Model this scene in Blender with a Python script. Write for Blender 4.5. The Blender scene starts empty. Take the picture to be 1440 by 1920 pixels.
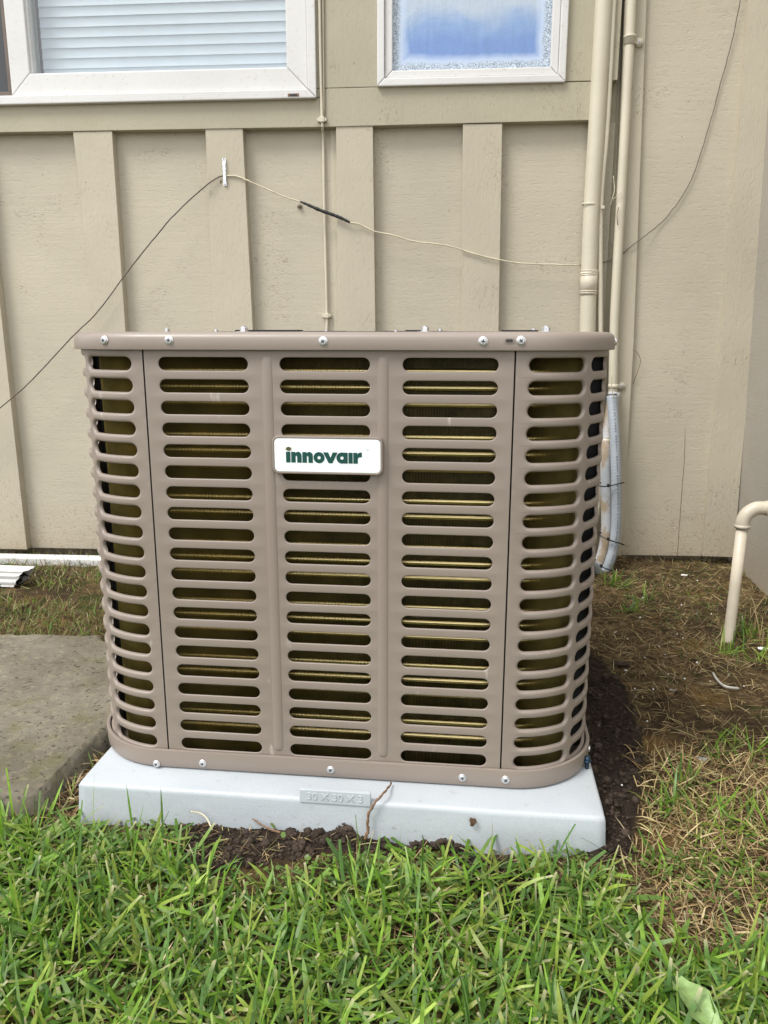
import bpy, bmesh, math, random
import numpy as np
from mathutils import Vector, Matrix
random.seed(7); rng = np.random.default_rng(7)
R = math.radians
S = bpy.context.scene
COL = S.collection

# ------------------------------------------------------------ camera
CP = np.array([0.1861, -1.3717, 0.7218]); FPX = 1479.57
PITCH, ROLL, YAW = 0.2206, 0.0003, -0.1121
_f = np.array([math.sin(YAW)*math.cos(PITCH), math.cos(YAW)*math.cos(PITCH), -math.sin(PITCH)])
_r0 = np.array([math.cos(YAW), -math.sin(YAW), 0.0]); _u0 = np.cross(_r0, _f)
CR = _r0*math.cos(ROLL)+_u0*math.sin(ROLL); CU = -_r0*math.sin(ROLL)+_u0*math.cos(ROLL); CF = _f
cam = bpy.data.cameras.new('camera'); camo = bpy.data.objects.new('camera', cam); COL.objects.link(camo)
camo.matrix_world = Matrix(((CR[0], CU[0], -CF[0], CP[0]), (CR[1], CU[1], -CF[1], CP[1]), (CR[2], CU[2], -CF[2], CP[2]), (0, 0, 0, 1)))
cam.sensor_fit = 'HORIZONTAL'; cam.sensor_width = 36; cam.lens = FPX*36/1440
cam.clip_start = 0.02; cam.clip_end = 500
S.camera = camo

# ------------------------------------------------------------ sky, sun, exposure
SUN_EL, SUN_AZ = R(56), R(226)      # azimuth measured clockwise from +Y (north); sun stands behind the camera, to the left
w = bpy.data.worlds.new('World'); S.world = w; w.use_nodes = True
nt = w.node_tree; nt.nodes.clear()
wo = nt.nodes.new('ShaderNodeOutputWorld'); bg = nt.nodes.new('ShaderNodeBackground')
sky = nt.nodes.new('ShaderNodeTexSky'); sky.sky_type = 'NISHITA'; sky.sun_disc = False
sky.sun_elevation = SUN_EL; sky.sun_rotation = SUN_AZ; sky.air_density = 1.0; sky.dust_density = 2.0
tc = nt.nodes.new('ShaderNodeTexCoord'); ns = nt.nodes.new('ShaderNodeTexNoise')
ns.inputs['Scale'].default_value = 2.2; ns.inputs['Detail'].default_value = 5
mp = nt.nodes.new('ShaderNodeMapping'); mp.inputs['Scale'].default_value = (1, 1, 2.2)
cr = nt.nodes.new('ShaderNodeValToRGB'); cr.color_ramp.elements[0].position = .36; cr.color_ramp.elements[1].position = .58
cr.color_ramp.elements[0].color = (.8, .8, .8, 1); cr.color_ramp.elements[1].color = (1, 1, 1, 1)
mx = nt.nodes.new('ShaderNodeMix'); mx.data_type = 'RGBA'
mx.inputs['B'].default_value = (9.2, 9.3, 9.5, 1)
L = nt.links.new
L(tc.outputs['Generated'], mp.inputs[0]); L(mp.outputs[0], ns.inputs['Vector']); L(ns.outputs['Fac'], cr.inputs['Fac'])
L(cr.outputs['Color'], mx.inputs['Factor']); L(sky.outputs[0], mx.inputs['A']); L(mx.outputs['Result'], bg.inputs['Color'])
bg.inputs['Strength'].default_value = 0.105; L(bg.outputs[0], wo.inputs['Surface'])
sun = bpy.data.lights.new('sun', 'SUN'); sun.energy = 1.5; sun.angle = R(20); sun.color = (1, .965, .91)
suno = bpy.data.objects.new('sun', sun); COL.objects.link(suno)
sd = Vector((math.sin(SUN_AZ)*math.cos(SUN_EL), math.cos(SUN_AZ)*math.cos(SUN_EL), math.sin(SUN_EL)))
suno.rotation_euler = sd.to_track_quat('Z', 'Y').to_euler(); suno.location = (0, -3, 6)
S.view_settings.view_transform = 'Standard'; S.view_settings.look = 'None'
S.view_settings.exposure = 1.0; S.view_settings.gamma = 1; S.view_settings.use_curve_mapping = False
S.render.engine = 'CYCLES'; S.cycles.max_bounces = 7; S.cycles.transparent_max_bounces = 12

# ------------------------------------------------------------ measuring helpers
def ray(x, y): return CF + CR*(x-720)/FPX - CU*(y-960)/FPX
def G(x, y, z=0.0):
    d = ray(x, y); return CP + d*((z-CP[2])/d[2])
_n = np.array([-0.036, 1, 0]); WN = _n/np.linalg.norm(_n); WT = np.array([WN[1], -WN[0], 0.0]); W0 = 1.05
def wuv(x, y, off=0.0):
    d = ray(x, y); t = (W0-off-WN@CP)/(WN@d); P = CP+d*t; return P@WT, P[2]
def wp(u, z, off=0.0): return WT*u + WN*(W0-off) + np.array([0, 0, z])
def WX(x, y, off=0.0): return wp(*wuv(x, y, off), off)

def vnoise(x, y, seed=0):
    xi = np.floor(x).astype(np.int64); yi = np.floor(y).astype(np.int64); fx = x-xi; fy = y-yi
    def h(a, b):
        n = (a*374761393 + b*668265263 + seed*1442695041) & 0xffffffff
        n = ((n ^ (n >> 13))*1274126177) & 0xffffffff
        return ((n ^ (n >> 16)) & 0xffff)/65535.0
    sx = fx*fx*(3-2*fx); sy = fy*fy*(3-2*fy)
    return (h(xi, yi)*(1-sx)+h(xi+1, yi)*sx)*(1-sy) + (h(xi, yi+1)*(1-sx)+h(xi+1, yi+1)*sx)*sy
def fbm(x, y, sc, oct=4, seed=0):
    x = np.asarray(x, float)*sc; y = np.asarray(y, float)*sc; a = 0; amp = .5; tot = 0
    for o in range(oct):
        a = a + amp*vnoise(x+o*17.3, y+o*9.1, seed+o); tot += amp; amp *= .5; x = x*2.03; y = y*2.03
    return a/tot-.5
def inpoly(x, y, poly):
    x = np.asarray(x); y = np.asarray(y); c = np.zeros(x.shape, bool); n = len(poly)
    for i in range(n):
        x1, y1 = poly[i][:2]; x2, y2 = poly[(i+1) % n][:2]
        if y1 == y2: continue
        c ^= ((y1 > y) != (y2 > y)) & (x < (x2-x1)*(y-y1)/(y2-y1)+x1)
    return c
def polydist(x, y, poly):
    d = np.full(np.shape(x), 1e9); n = len(poly)
    for i in range(n):
        a = np.array(poly[i][:2]); b = np.array(poly[(i+1) % n][:2]); ab = b-a
        t = np.clip(((x-a[0])*ab[0]+(y-a[1])*ab[1])/(ab@ab+1e-12), 0, 1)
        d = np.minimum(d, np.hypot(x-a[0]-t*ab[0], y-a[1]-t*ab[1]))
    return np.where(inpoly(x, y, poly), d, -d)
def gpoly(px, z=.015): return [tuple(G(a, b, z)[:2]) for a, b in px]

# ------------------------------------------------------------ object helpers
def tag(o, label=None, cat=None, group=None, kind=None):
    if label: o['label'] = label
    if cat: o['category'] = cat
    if group: o['group'] = group
    if kind: o['kind'] = kind
    return o
def empty(name, loc, label=None, cat=None, group=None):
    o = bpy.data.objects.new(name, None); COL.objects.link(o); o.location = loc; o.empty_display_size = .05
    return tag(o, label, cat, group)
def link(name, me, mat=None, parent=None, smooth=None):
    o = bpy.data.objects.new(name, me); COL.objects.link(o)
    if mat is not None:
        for m in (mat if isinstance(mat, (list, tuple)) else [mat]): me.materials.append(m)
    if smooth is not None and len(me.polygons): me.polygons.foreach_set('use_smooth', [smooth]*len(me.polygons))
    if parent is not None:
        o.parent = parent
        base = Vector((0, 0, 0)); q = parent
        while q is not None: base += q.location; q = q.parent
        o.location = -base
    return o
def bmobj(name, bm, mat=None, parent=None, smooth=False):
    me = bpy.data.meshes.new(name); bmesh.ops.recalc_face_normals(bm, faces=bm.faces); bm.to_mesh(me); bm.free()
    return link(name, me, mat, parent, smooth)
def npobj(name, V, Fc, mat=None, parent=None, smooth=False, col=None):
    V = np.asarray(V, np.float32); Fc = np.asarray(Fc, np.int32); k = Fc.shape[1]
    me = bpy.data.meshes.new(name); me.vertices.add(len(V)); me.vertices.foreach_set('co', V.ravel())
    me.loops.add(Fc.size); me.loops.foreach_set('vertex_index', Fc.ravel())
    me.polygons.add(len(Fc)); me.polygons.foreach_set('loop_start', np.arange(0, Fc.size, k, dtype=np.int32))
    me.update(calc_edges=True)
    if col is not None:
        a = me.color_attributes.new('tint', 'FLOAT_COLOR', 'POINT'); a.data.foreach_set('color', np.asarray(col, np.float32).ravel())
    return link(name, me, mat, parent, smooth)
def prism(bm, front, back, bev=0.0):
    vf = [bm.verts.new(tuple(p)) for p in front]; vb = [bm.verts.new(tuple(p)) for p in back]; n = len(vf)
    fs = [bm.faces.new(vf), bm.faces.new(vb[::-1])]
    for i in range(n): fs.append(bm.faces.new((vf[i], vb[i], vb[(i+1) % n], vf[(i+1) % n])))
    if bev:
        ed = list({e for f in fs[:1] for e in f.edges} | {e for f in fs[2:] for e in f.edges if (e.verts[0] in vf) != (e.verts[1] in vf)})
        bmesh.ops.bevel(bm, geom=ed, offset=bev, segments=2, affect='EDGES', profile=.6)
def wallquad(name, px, f_off, b_off, mat, parent, bev=.0015):
    """piece of the wall: its outline read on its own front plane, given real thickness"""
    uv = [wuv(x, y, f_off) for x, y in px]; return walluv(name, uv, f_off, b_off, mat, parent, bev)
def walluv(name, uv, f_off, b_off, mat, parent, bev=.0015):
    bm = bmesh.new(); prism(bm, [wp(u, z, f_off) for u, z in uv], [wp(u, z, b_off) for u, z in uv], bev)
    return bmobj(name, bm, mat, parent)
def boxm(bm, x0, x1, y0, y1, z0, z1, bev=0):
    f = [(x0, y0, z0), (x1, y0, z0), (x1, y0, z1), (x0, y0, z1)]; prism(bm, f, [(a, y1, c) for a, b, c in f], bev)
def smoothpath(P, n=8):
    P = [np.array(p, float) for p in P]; Q = [2*P[0]-P[1]]+P+[2*P[-1]-P[-2]]; out = []
    for i in range(1, len(Q)-2):
        for k in range(n):
            t = k/n; out.append(.5*((2*Q[i])+(-Q[i-1]+Q[i+1])*t+(2*Q[i-1]-5*Q[i]+4*Q[i+1]-Q[i+2])*t*t+(-Q[i-1]+3*Q[i]-3*Q[i+1]+Q[i+2])*t**3))
    out.append(P[-1]); return out
def tubem(bm, P, r, n=10, caps=True, mi=0):
    P = [Vector(p) for p in P]; m = len(P); rr = r if hasattr(r, '__len__') else [r]*m
    t0 = (P[1]-P[0]).normalized(); a = Vector((0, 0, 1)) if abs(t0.z) < .9 else Vector((1, 0, 0))
    nrm = (a-t0*a.dot(t0)).normalized(); rings = []
    for i in range(m):
        t = (P[min(i+1, m-1)]-P[max(i-1, 0)]).normalized(); nrm = (nrm-t*nrm.dot(t)).normalized(); b = t.cross(nrm)
        rings.append([bm.verts.new(P[i]+(nrm*math.cos(2*math.pi*k/n)+b*math.sin(2*math.pi*k/n))*rr[i]) for k in range(n)])
    fs = []
    for i in range(m-1):
        for k in range(n): fs.append(bm.faces.new((rings[i][k], rings[i][(k+1) % n], rings[i+1][(k+1) % n], rings[i+1][k])))
    if caps: fs.append(bm.faces.new(rings[0][::-1])); fs.append(bm.faces.new(rings[-1]))
    for f in fs: f.material_index = mi
    return fs
def tube(name, P, r, mat, parent=None, n=12, smooth=True):
    bm = bmesh.new(); tubem(bm, P, r, n); return bmobj(name, bm, mat, parent, smooth)
def lathe(bm, prof, seg=20, M=Matrix.Identity(4), mi=0):
    """prof: (radius, height) along local +Z"""
    rings = []
    for r_, h in prof:
        if r_ < 1e-6: rings.append([bm.verts.new(M @ Vector((0, 0, h)))])
        else: rings.append([bm.verts.new(M @ Vector((r_*math.cos(2*math.pi*k/seg), r_*math.sin(2*math.pi*k/seg), h))) for k in range(seg)])
    for a, b in zip(rings[:-1], rings[1:]):
        for k in range(seg):
            k2 = (k+1) % seg
            q = [a[k % len(a)], a[k2 % len(a)], b[k2 % len(b)], b[k % len(b)]]; u = []
            for v in q:
                if v not in u: u.append(v)
            if len(u) > 2: bm.faces.new(u).material_index = mi
def frame_to(normal, loc):
    q = Vector(normal).normalized().to_track_quat('Z', 'Y'); return Matrix.Translation(Vector(loc)) @ q.to_matrix().to_4x4()

# ------------------------------------------------------------ materials
class N:
    def __init__(s, name):
        s.m = bpy.data.materials.new(name); s.m.use_nodes = True; s.t = s.m.node_tree; s.b = s.t.nodes['Principled BSDF']; s.tc = s.t.nodes.new('ShaderNodeTexCoord')
    def l(s, a, b): s.t.links.new(a, b)
    def noise(s, scale, detail=4, sc=(1, 1, 1), rough=.55, dist=0, loc=(0, 0, 0), rot=(0, 0, 0)):
        m = s.t.nodes.new('ShaderNodeMapping'); m.inputs['Scale'].default_value = sc; m.inputs['Location'].default_value = loc; m.inputs['Rotation'].default_value = rot
        n = s.t.nodes.new('ShaderNodeTexNoise'); n.inputs['Scale'].default_value = scale; n.inputs['Detail'].default_value = detail
        n.inputs['Roughness'].default_value = rough; n.inputs['Distortion'].default_value = dist
        s.l(s.tc.outputs['Object'], m.inputs[0]); s.l(m.outputs[0], n.inputs['Vector']); return n.outputs['Fac']
    def voro(s, scale, sc=(1, 1, 1), feature='F1'):
        m = s.t.nodes.new('ShaderNodeMapping'); m.inputs['Scale'].default_value = sc
        n = s.t.nodes.new('ShaderNodeTexVoronoi'); n.inputs['Scale'].default_value = scale; n.feature = feature
        s.l(s.tc.outputs['Object'], m.inputs[0]); s.l(m.outputs[0], n.inputs['Vector']); return n.outputs['Distance']
    def ramp(s, v, stops):
        r = s.t.nodes.new('ShaderNodeValToRGB'); e = r.color_ramp.elements
        while len(e) < len(stops): e.new(.5)
        for i, (p, c) in enumerate(stops):
            e[i].position = p; e[i].color = (c, c, c, 1) if not hasattr(c, '__len__') else (*c, 1)
        s.l(v, r.inputs['Fac']); return r.outputs['Color']
    def mix(s, f, a, b, mode='MIX'):
        m = s.t.nodes.new('ShaderNodeMix'); m.data_type = 'RGBA'; m.blend_type = mode
        for v, k in ((f, 'Factor'), (a, 'A'), (b, 'B')):
            if hasattr(v, 'is_linked') or hasattr(v, 'links'): s.l(v, m.inputs[k])
            elif k == 'Factor': m.inputs[k].default_value = v
            else: m.inputs[k].default_value = (*v, 1)
        return m.outputs['Result']
    def math(s, op, a, b=0.0):
        m = s.t.nodes.new('ShaderNodeMath'); m.operation = op
        for i, v in enumerate((a, b)):
            if hasattr(v, 'links'): s.l(v, m.inputs[i])
            else: m.inputs[i].default_value = v
        return m.outputs[0]
    def sep(s):
        x = s.t.nodes.new('ShaderNodeSeparateXYZ'); s.l(s.tc.outputs['Object'], x.inputs[0]); return x.outputs
    def bump(s, h, dist=.002, strength=1.0, prev=None):
        b = s.t.nodes.new('ShaderNodeBump'); b.inputs['Distance'].default_value = dist; b.inputs['Strength'].default_value = strength
        s.l(h, b.inputs['Height'])
        if prev is not None: s.l(prev, b.inputs['Normal'])
        s.l(b.outputs[0], s.b.inputs['Normal']); return b.outputs[0]
    def set(s, color=None, rough=None, metal=None, spec=None):
        for v, k in ((color, 'Base Color'), (rough, 'Roughness'), (metal, 'Metallic'), (spec, 'Specular IOR Level')):
            if v is None: continue
            if hasattr(v, 'links'): s.l(v, s.b.inputs[k])
            elif hasattr(v, '__len__'): s.b.inputs[k].default_value = (*v, 1)
            else: s.b.inputs[k].default_value = v
        return s
def simple(name, c, rough=.5, metal=0, spec=.5, var=.12, scale=14, bump=0, bscale=200):
    n = N(name); f = n.noise(scale, 4); d = n.ramp(f, [(.3, tuple(x*(1-var) for x in c)), (.7, tuple(min(1, x*(1+var)) for x in c))])
    n.set(d, rough, metal, spec)
    if bump: n.bump(n.noise(bscale, 3), bump)
    return n.m

def wood_paint(name, base, vertical=True, lap=False):
    n = N(name)
    big = n.noise(2.5, 4); c = n.ramp(big, [(.3, tuple(x*.89 for x in base)), (.7, tuple(x*1.05 for x in base))])
    z = n.sep()[2]
    # rain splash dirt near the ground, with ragged specks
    dirt = n.math('MULTIPLY', n.ramp(z, [(.05, 1), (.26, 0)]), n.ramp(n.noise(110, 5, rough=.7), [(.55, 0), (.66, .9)]))
    c = n.mix(dirt, c, (.26, .17, .10))
    soft = n.math('MULTIPLY', n.ramp(z, [(.04, .55), (.2, 0)]), n.ramp(n.noise(9, 4), [(.3, .3), (.7, 1)]))
    c = n.mix(soft, c, (.34, .27, .18))
    nick = n.ramp(n.math('ADD', n.voro(30, (1, 1, .6)), n.math('MULTIPLY', n.noise(200, 2), .08)), [(.075, 1), (.10, 0)])
    nick = n.math('MULTIPLY', nick, n.ramp(n.noise(11, 2, loc=(3, 1, 2)), [(.54, 0), (.60, 1)]))
    ck = n.ramp(n.math('ABSOLUTE', n.math('SUBTRACT', n.noise(55, 2, (1, 1, .45) if vertical else (.45, .45, 1), .5, 1.5), .5)), [(.004, 1), (.014, 0)])
    ck = n.math('MULTIPLY', ck, n.ramp(n.noise(6, 3, loc=(9, 4, 1)), [(.57, 0), (.64, .8)])); nick = n.math('MAXIMUM', nick, ck)
    c = n.mix(nick, c, (.26, .21, .15))
    st = n.ramp(n.noise(3.2, 3, loc=(5, 3, 7)), [(.6, 0), (.75, .35)]); c = n.mix(st, c, (.42, .34, .25))
    n.set(c, .62, 0, .35)
    if vertical: g = n.noise(60, 5, (1, 1, .10), .65, 1.2)
    else: g = n.noise(60, 5, (.06, .06, 1), .65, .5)
    b1 = n.bump(g, .0015, .5)
    pit = n.ramp(n.noise(150, 4, (1, 1, .45) if vertical else (.5, .5, 1)), [(.34, 0), (.44, 1)])
    b2 = n.bump(pit, .0008, .45, b1)
    if lap:
        knot = n.noise(7, 2, (1, 1, .35), .4, 2.5); b2 = n.bump(n.ramp(n.math('FRACT', n.math('MULTIPLY', knot, 9.0)), [(.0, 0), (.5, 1), (1, 0)]), .0004, .35, b2)
    n.bump(nick, .001, -.8, b2)
    return n.m
PAINT = (.488, .443, .347)
M_panel = wood_paint('painted siding', PAINT, False, True)
M_batten = wood_paint('painted batten', (.488, .441, .343), True, True)
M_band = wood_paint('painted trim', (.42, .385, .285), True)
M_side = wood_paint('shade-darkened side wall paint', (.37, .34, .29), False)  # wall paint darkened, the shade on this wall is put into its colour

def unit_paint():
    n = N('taupe powder coat'); f = n.noise(3, 3)
    c = n.ramp(f, [(.3, (.232, .190, .160)), (.7, (.262, .217, .184))])
    sc = n.ramp(n.noise(55, 4, (1, 1, .3)), [(.70, 0), (.76, .5)]); c = n.mix(sc, c, (.5, .45, .4))
    n.set(c, n.ramp(n.noise(20, 4), [(.3, .36), (.7, .48)]), 0.0, .5); n.bump(n.noise(900, 2), .00012, .5); return n.m
M_taupe = unit_paint()
M_dark = simple('black interior', (.006, .006, .006), .7, var=.3)
M_fin = simple('gold coated fin', (.34, .27, .09), .38, .5, var=.25, scale=25)
M_tube = simple('brass coloured tube', (.80, .66, .33), .3, 1.0, var=.1)
M_core = simple('coil core', (.15, .125, .045), .5, .3, var=.4, scale=50)
M_zinc = simple('zinc plated steel', (.66, .66, .67), .34, .9, var=.15, scale=90)
M_recess = simple('dark recess', (.03, .03, .03), .5)
M_bluescrew = simple('blue anchor screw', (.02, .05, .08), .35, .5)
M_steel = simple('galvanised steel', (.72, .74, .75), .35, 1.0, var=.2, scale=120)
M_black = simple('black tape', (.012, .012, .013), .45, bump=.0006, bscale=300)
M_tie = simple('black nylon', (.01, .01, .01), .35)

def pad_mat():
    n = N('pale blue-grey plastic'); z = n.sep()[2]
    c = n.ramp(n.noise(5, 4, (1, 1, 2)), [(.3, (.42, .455, .485)), (.7, (.475, .51, .54))])
    sp = n.ramp(n.noise(60, 5, (1, 1, 2)), [(.62, 0), (.70, 1)])
    low = n.ramp(z, [(.0, .9), (.05, .12)])
    c = n.mix(n.math('MULTIPLY', sp, low), c, (.10, .07, .045))
    g = n.ramp(n.noise(420, 3), [(.35, .94), (.65, 1.03)]); c = n.mix(1.0, c, g, 'MULTIPLY')
    n.set(c, .42, 0, .5); b = n.bump(n.noise(380, 3), .0006, .5); n.bump(n.noise(9, 3, (1, 1, 1.6)), .004, .45, b); return n.m
M_pad = pad_mat()
M_padlight = simple('raised plastic', (.46, .495, .525), .42, var=.04)
M_vinyl = None
def vinyl():
    n = N('white vinyl'); c = n.ramp(n.noise(4, 4), [(.3, (.61, .605, .59)), (.7, (.67, .665, .65))])
    d = n.ramp(n.noise(70, 6, (1, 1, 1.5), .7), [(.57, 0), (.72, .55)]); c = n.mix(d, c, (.42, .36, .28))
    n.set(c, .4); n.bump(n.noise(60, 3), .0004, .3); return n.m
M_vinyl = vinyl()
M_pvc = simple('painted conduit', (.56, .515, .405), .42, var=.06, scale=8, bump=.0004, bscale=60)
M_pvc2 = simple('aged cream pipe', (.60, .54, .43), .4, var=.10, scale=12, bump=.0008, bscale=50)
M_cable = simple('painted cable', (.36, .31, .23), .5, var=.1)
M_wire_dark = simple('dark weathered wire', (.13, .10, .08), .55, var=.2)
M_wire_light = simple('cream wire', (.55, .49, .36), .5, var=.2, scale=30)
def flexmat():
    n = N('grey flexible conduit'); c = n.ramp(n.noise(18, 4), [(.3, (.31, .345, .385)), (.7, (.365, .40, .44))])
    n.set(c, .38); wv = n.t.nodes.new('ShaderNodeTexWave'); wv.bands_direction = 'Z'; wv.inputs['Scale'].default_value = 75
    n.l(n.tc.outputs['Object'], wv.inputs['Vector']); n.bump(wv.outputs['Fac'], .0008, .6); return n.m
M_flex = flexmat()
def dirtypipe():
    n = N('scuffed grey conduit'); c = n.ramp(n.noise(24, 6, (1, 1, .4), .7), [(.42, (.32, .25, .17)), (.5, (.42, .43, .44)), (.62, (.36, .39, .42))])
    n.set(c, .5); n.bump(n.noise(80, 4), .001); return n.m
M_scuff = dirtypipe()

def conc():
    n = N('weathered concrete')
    c = n.ramp(n.noise(6, 6, rough=.65), [(.3, (.25, .22, .165)), (.5, (.37, .33, .255)), (.7, (.49, .445, .35))])
    a = n.ramp(n.noise(75, 7, (1, 1, 1), .8), [(.52, 0), (.66, .85)]); c = n.mix(a, c, (.60, .52, .35))
    dk = n.ramp(n.noise(4, 5, loc=(1, 6, 1)), [(.40, .35), (.55, 0)]); c = n.mix(dk, c, (.17, .145, .11))
    l = n.ramp(n.noise(13, 5, loc=(3, 2, 1)), [(.55, 0), (.7, .55)]); c = n.mix(l, c, (.27, .26, .10))
    k = n.ramp(n.noise(120, 4), [(.33, .7), (.40, 0)]); c = n.mix(k, c, (.06, .045, .035))
    n.set(c, .9, 0, .2); b = n.bump(n.noise(38, 10, rough=.85), .02, 1.0); n.bump(n.noise(260, 4, rough=.7), .003, .7, b); return n.m
M_conc = conc()
def soilmat():
    n = N('ground soil'); at = n.t.nodes.new('ShaderNodeAttribute'); at.attribute_name = 'tint'
    sp = n.t.nodes.new('ShaderNodeSeparateColor'); n.l(at.outputs['Color'], sp.inputs[0])
    th = n.ramp(n.noise(30, 6, rough=.7), [(.32, (.05, .032, .018)), (.5, (.125, .083, .042)), (.68, (.25, .175, .085))])
    mo = n.ramp(n.noise(45, 5, rough=.7), [(.35, (.03, .035, .012)), (.65, (.095, .10, .03))])
    so = n.ramp(n.noise(40, 6, rough=.7), [(.3, (.018, .012, .009)), (.7, (.065, .047, .034))])
    edge = n.math('ADD', sp.outputs['Green'], n.math('MULTIPLY', n.math('SUBTRACT', n.noise(14, 5), .5), 1.6))
    c = n.mix(n.ramp(edge, [(.4, 0), (.6, 1)]), th, mo)
    c = n.mix(n.ramp(n.noise(5.5, 4, loc=(2, 7, 1)), [(.42, .6), (.54, 0)]), c, (.035, .023, .014)); c = n.mix(n.ramp(n.noise(8, 4, loc=(5, 2, 1)), [(.56, 0), (.68, .6)]), c, (.26, .155, .05))
    e2 = n.math('ADD', sp.outputs['Red'], n.math('MULTIPLY', n.math('SUBTRACT', n.noise(18, 5), .5), .8))
    c = n.mix(n.ramp(e2, [(.42, 0), (.58, 1)]), c, so)
    n.set(c, .95, 0, .15); b = n.bump(n.noise(60, 8, rough=.75), .014, 1); n.bump(n.noise(350, 4, rough=.7), .003, .8, b); return n.m
M_ground = soilmat()
M_clod = simple('wet dark soil', (.048, .034, .025), .85, var=.6, scale=45, bump=.003, bscale=250, spec=.25)
def bladem(name, trans=.35, rough=.45):
    n = N(name); at = n.t.nodes.new('ShaderNodeAttribute'); at.attribute_name = 'tint'
    c = n.mix(1.0, at.outputs['Color'], n.ramp(n.noise(120, 3), [(.3, .8), (.7, 1.15)]), 'MULTIPLY')
    n.set(c, rough, 0, .4); t = n.t.nodes.new('ShaderNodeBsdfTranslucent'); n.l(c, t.inputs['Color'])
    ms = n.t.nodes.new('ShaderNodeMixShader'); ms.inputs[0].default_value = trans
    out = n.t.nodes['Material Output']; n.l(n.b.outputs[0], ms.inputs[1]); n.l(t.outputs[0], ms.inputs[2]); n.l(ms.outputs[0], out.inputs['Surface']); return n.m
M_blade = bladem('grass blade', .42, .38)
M_straw = bladem('dry grass', .2, .6)
M_twig = simple('brown twig', (.19, .11, .06), .7, var=.3, scale=80, bump=.001, bscale=300)
M_foam = simple('white foam', (.82, .82, .80), .6, var=.03)

def thin_glass(name, tint=(.965, .985, .99)):
    m = bpy.data.materials.new(name); m.use_nodes = True; t = m.node_tree; t.nodes.clear()
    o = t.nodes.new('ShaderNodeOutputMaterial'); a = t.nodes.new('ShaderNodeBsdfTransparent'); a.inputs[0].default_value = (*tint, 1)
    g = t.nodes.new('ShaderNodeBsdfGlossy'); g.inputs['Roughness'].default_value = .02
    lw = t.nodes.new('ShaderNodeLayerWeight'); lw.inputs['Blend'].default_value = .5
    pw_ = t.nodes.new('ShaderNodeMath'); pw_.operation = 'POWER'; pw_.inputs[1].default_value = 4; t.links.new(lw.outputs['Facing'], pw_.inputs[0])
    f = t.nodes.new('ShaderNodeMath'); f.operation = 'MULTIPLY_ADD'; f.inputs[1].default_value = .8; f.inputs[2].default_value = .07; t.links.new(pw_.outputs[0], f.inputs[0])
    s = t.nodes.new('ShaderNodeMixShader'); t.links.new(f.outputs[0], s.inputs[0]); t.links.new(a.outputs[0], s.inputs[1]); t.links.new(g.outputs[0], s.inputs[2]); t.links.new(s.outputs[0], o.inputs[0]); return m
M_glass = thin_glass('window glass')
M_blind = simple('white blind slat', (.50, .545, .59), .5, var=.03)
M_screen = simple('dark insect screen', (.05, .053, .06), .6, var=.2, scale=300)

# ============================================================ GROUND
soil_r = gpoly([(1090, 1210), (1130, 1240), (1180, 1310), (1205, 1400), (1195, 1500), (1190, 1600), (1165, 1640), (1120, 1640), (1040, 1560), (1040, 1210)])
soil_f = gpoly([(360, 1540), (900, 1560), (900, 1580), (760, 1588), (640, 1598), (560, 1612), (440, 1640), (350, 1630), (330, 1590)])
soil_f2 = gpoly([(840, 1600), (1010, 1610), (1010, 1690), (860, 1680)])
straw_r = gpoly([(1190, 1420), (1290, 1400), (1440, 1430), (1700, 1500), (1560, 1840), (1250, 1800), (1180, 1690), (1215, 1520)])
straw_l = gpoly([(60, 1500), (195, 1370), (230, 1400), (165, 1460), (150, 1560), (60, 1560)])
lush = gpoly([(-600, 1535), (60, 1540), (150, 1572), (330, 1600), (420, 1672), (560, 1680), (660, 1640), (920, 1622), (1140, 1655), (1230, 1780), (1440, 1790), (2300, 1740), (3000, 2700), (-1600, 2700)])
slab_poly = gpoly([(-1500, 1183), (-400, 1181), (0, 1183), (190, 1187)], .045)
slab_poly += [(-.455, .10), (-.43, -.08)] + gpoly([(183, 1392), (128, 1440), (96, 1487), (40, 1502), (-30, 1512), (-500, 1560), (-1500, 1640)], .045)
PAD = .3815
def gh(x, y):
    h = .012+.010*fbm(x, y, 5, 4, 3)+.010*fbm(x, y, 22, 3, 9)
    ds = polydist(x, y, soil_r); h = h+.030*np.clip((ds+.02)/.06, 0, 1)*(.55+1.2*(fbm(x, y, 30, 4, 5)+.2))
    df = np.maximum(polydist(x, y, soil_f), polydist(x, y, soil_f2)); h = h+.010*np.clip((df+.01)/.03, 0, 1)
    h = h+.02*np.clip((y-.75)/.3, 0, 1)*(x > .3)-.014*np.clip((y-.8)/.15, 0, 1)*(x < .3)
    inside = (np.abs(x) < PAD-.01) & (np.abs(y) < PAD-.01)
    h = h+np.where(ds > -.03, .008*fbm(x, y, 55, 3, 71)*np.clip(1+ds/.03, 0, 1), 0)
    return np.where(inside, -.01, h)
def axis(lo, hi, st, far):
    a = list(np.arange(lo, hi+1e-6, st)); s = st; b = [a[-1]]; c = [a[0]]
    while b[-1] < far: s *= 1.35; b.append(b[-1]+s); c.append(c[-1]-s)
    return np.array(c[:0:-1]+a+b[1:])
gx = axis(-1.7, 1.7, .009, 90); gy = axis(-1.5, 1.15, .009, 90)
X, Y = np.meshgrid(gx, gy); H = gh(X, Y); H = np.where(np.hypot(X, Y) > 4, .01, H)
nx, ny = len(gx), len(gy); idx = np.arange(nx*ny).reshape(ny, nx)
Fq = np.stack([idx[:-1, :-1], idx[:-1, 1:], idx[1:, 1:], idx[1:, :-1]], -1).reshape(-1, 4)
red = np.clip(.5+np.maximum.reduce([polydist(X, Y, soil_r), polydist(X, Y, soil_f), polydist(X, Y, soil_f2)])/.05, 0, 1)
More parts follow.
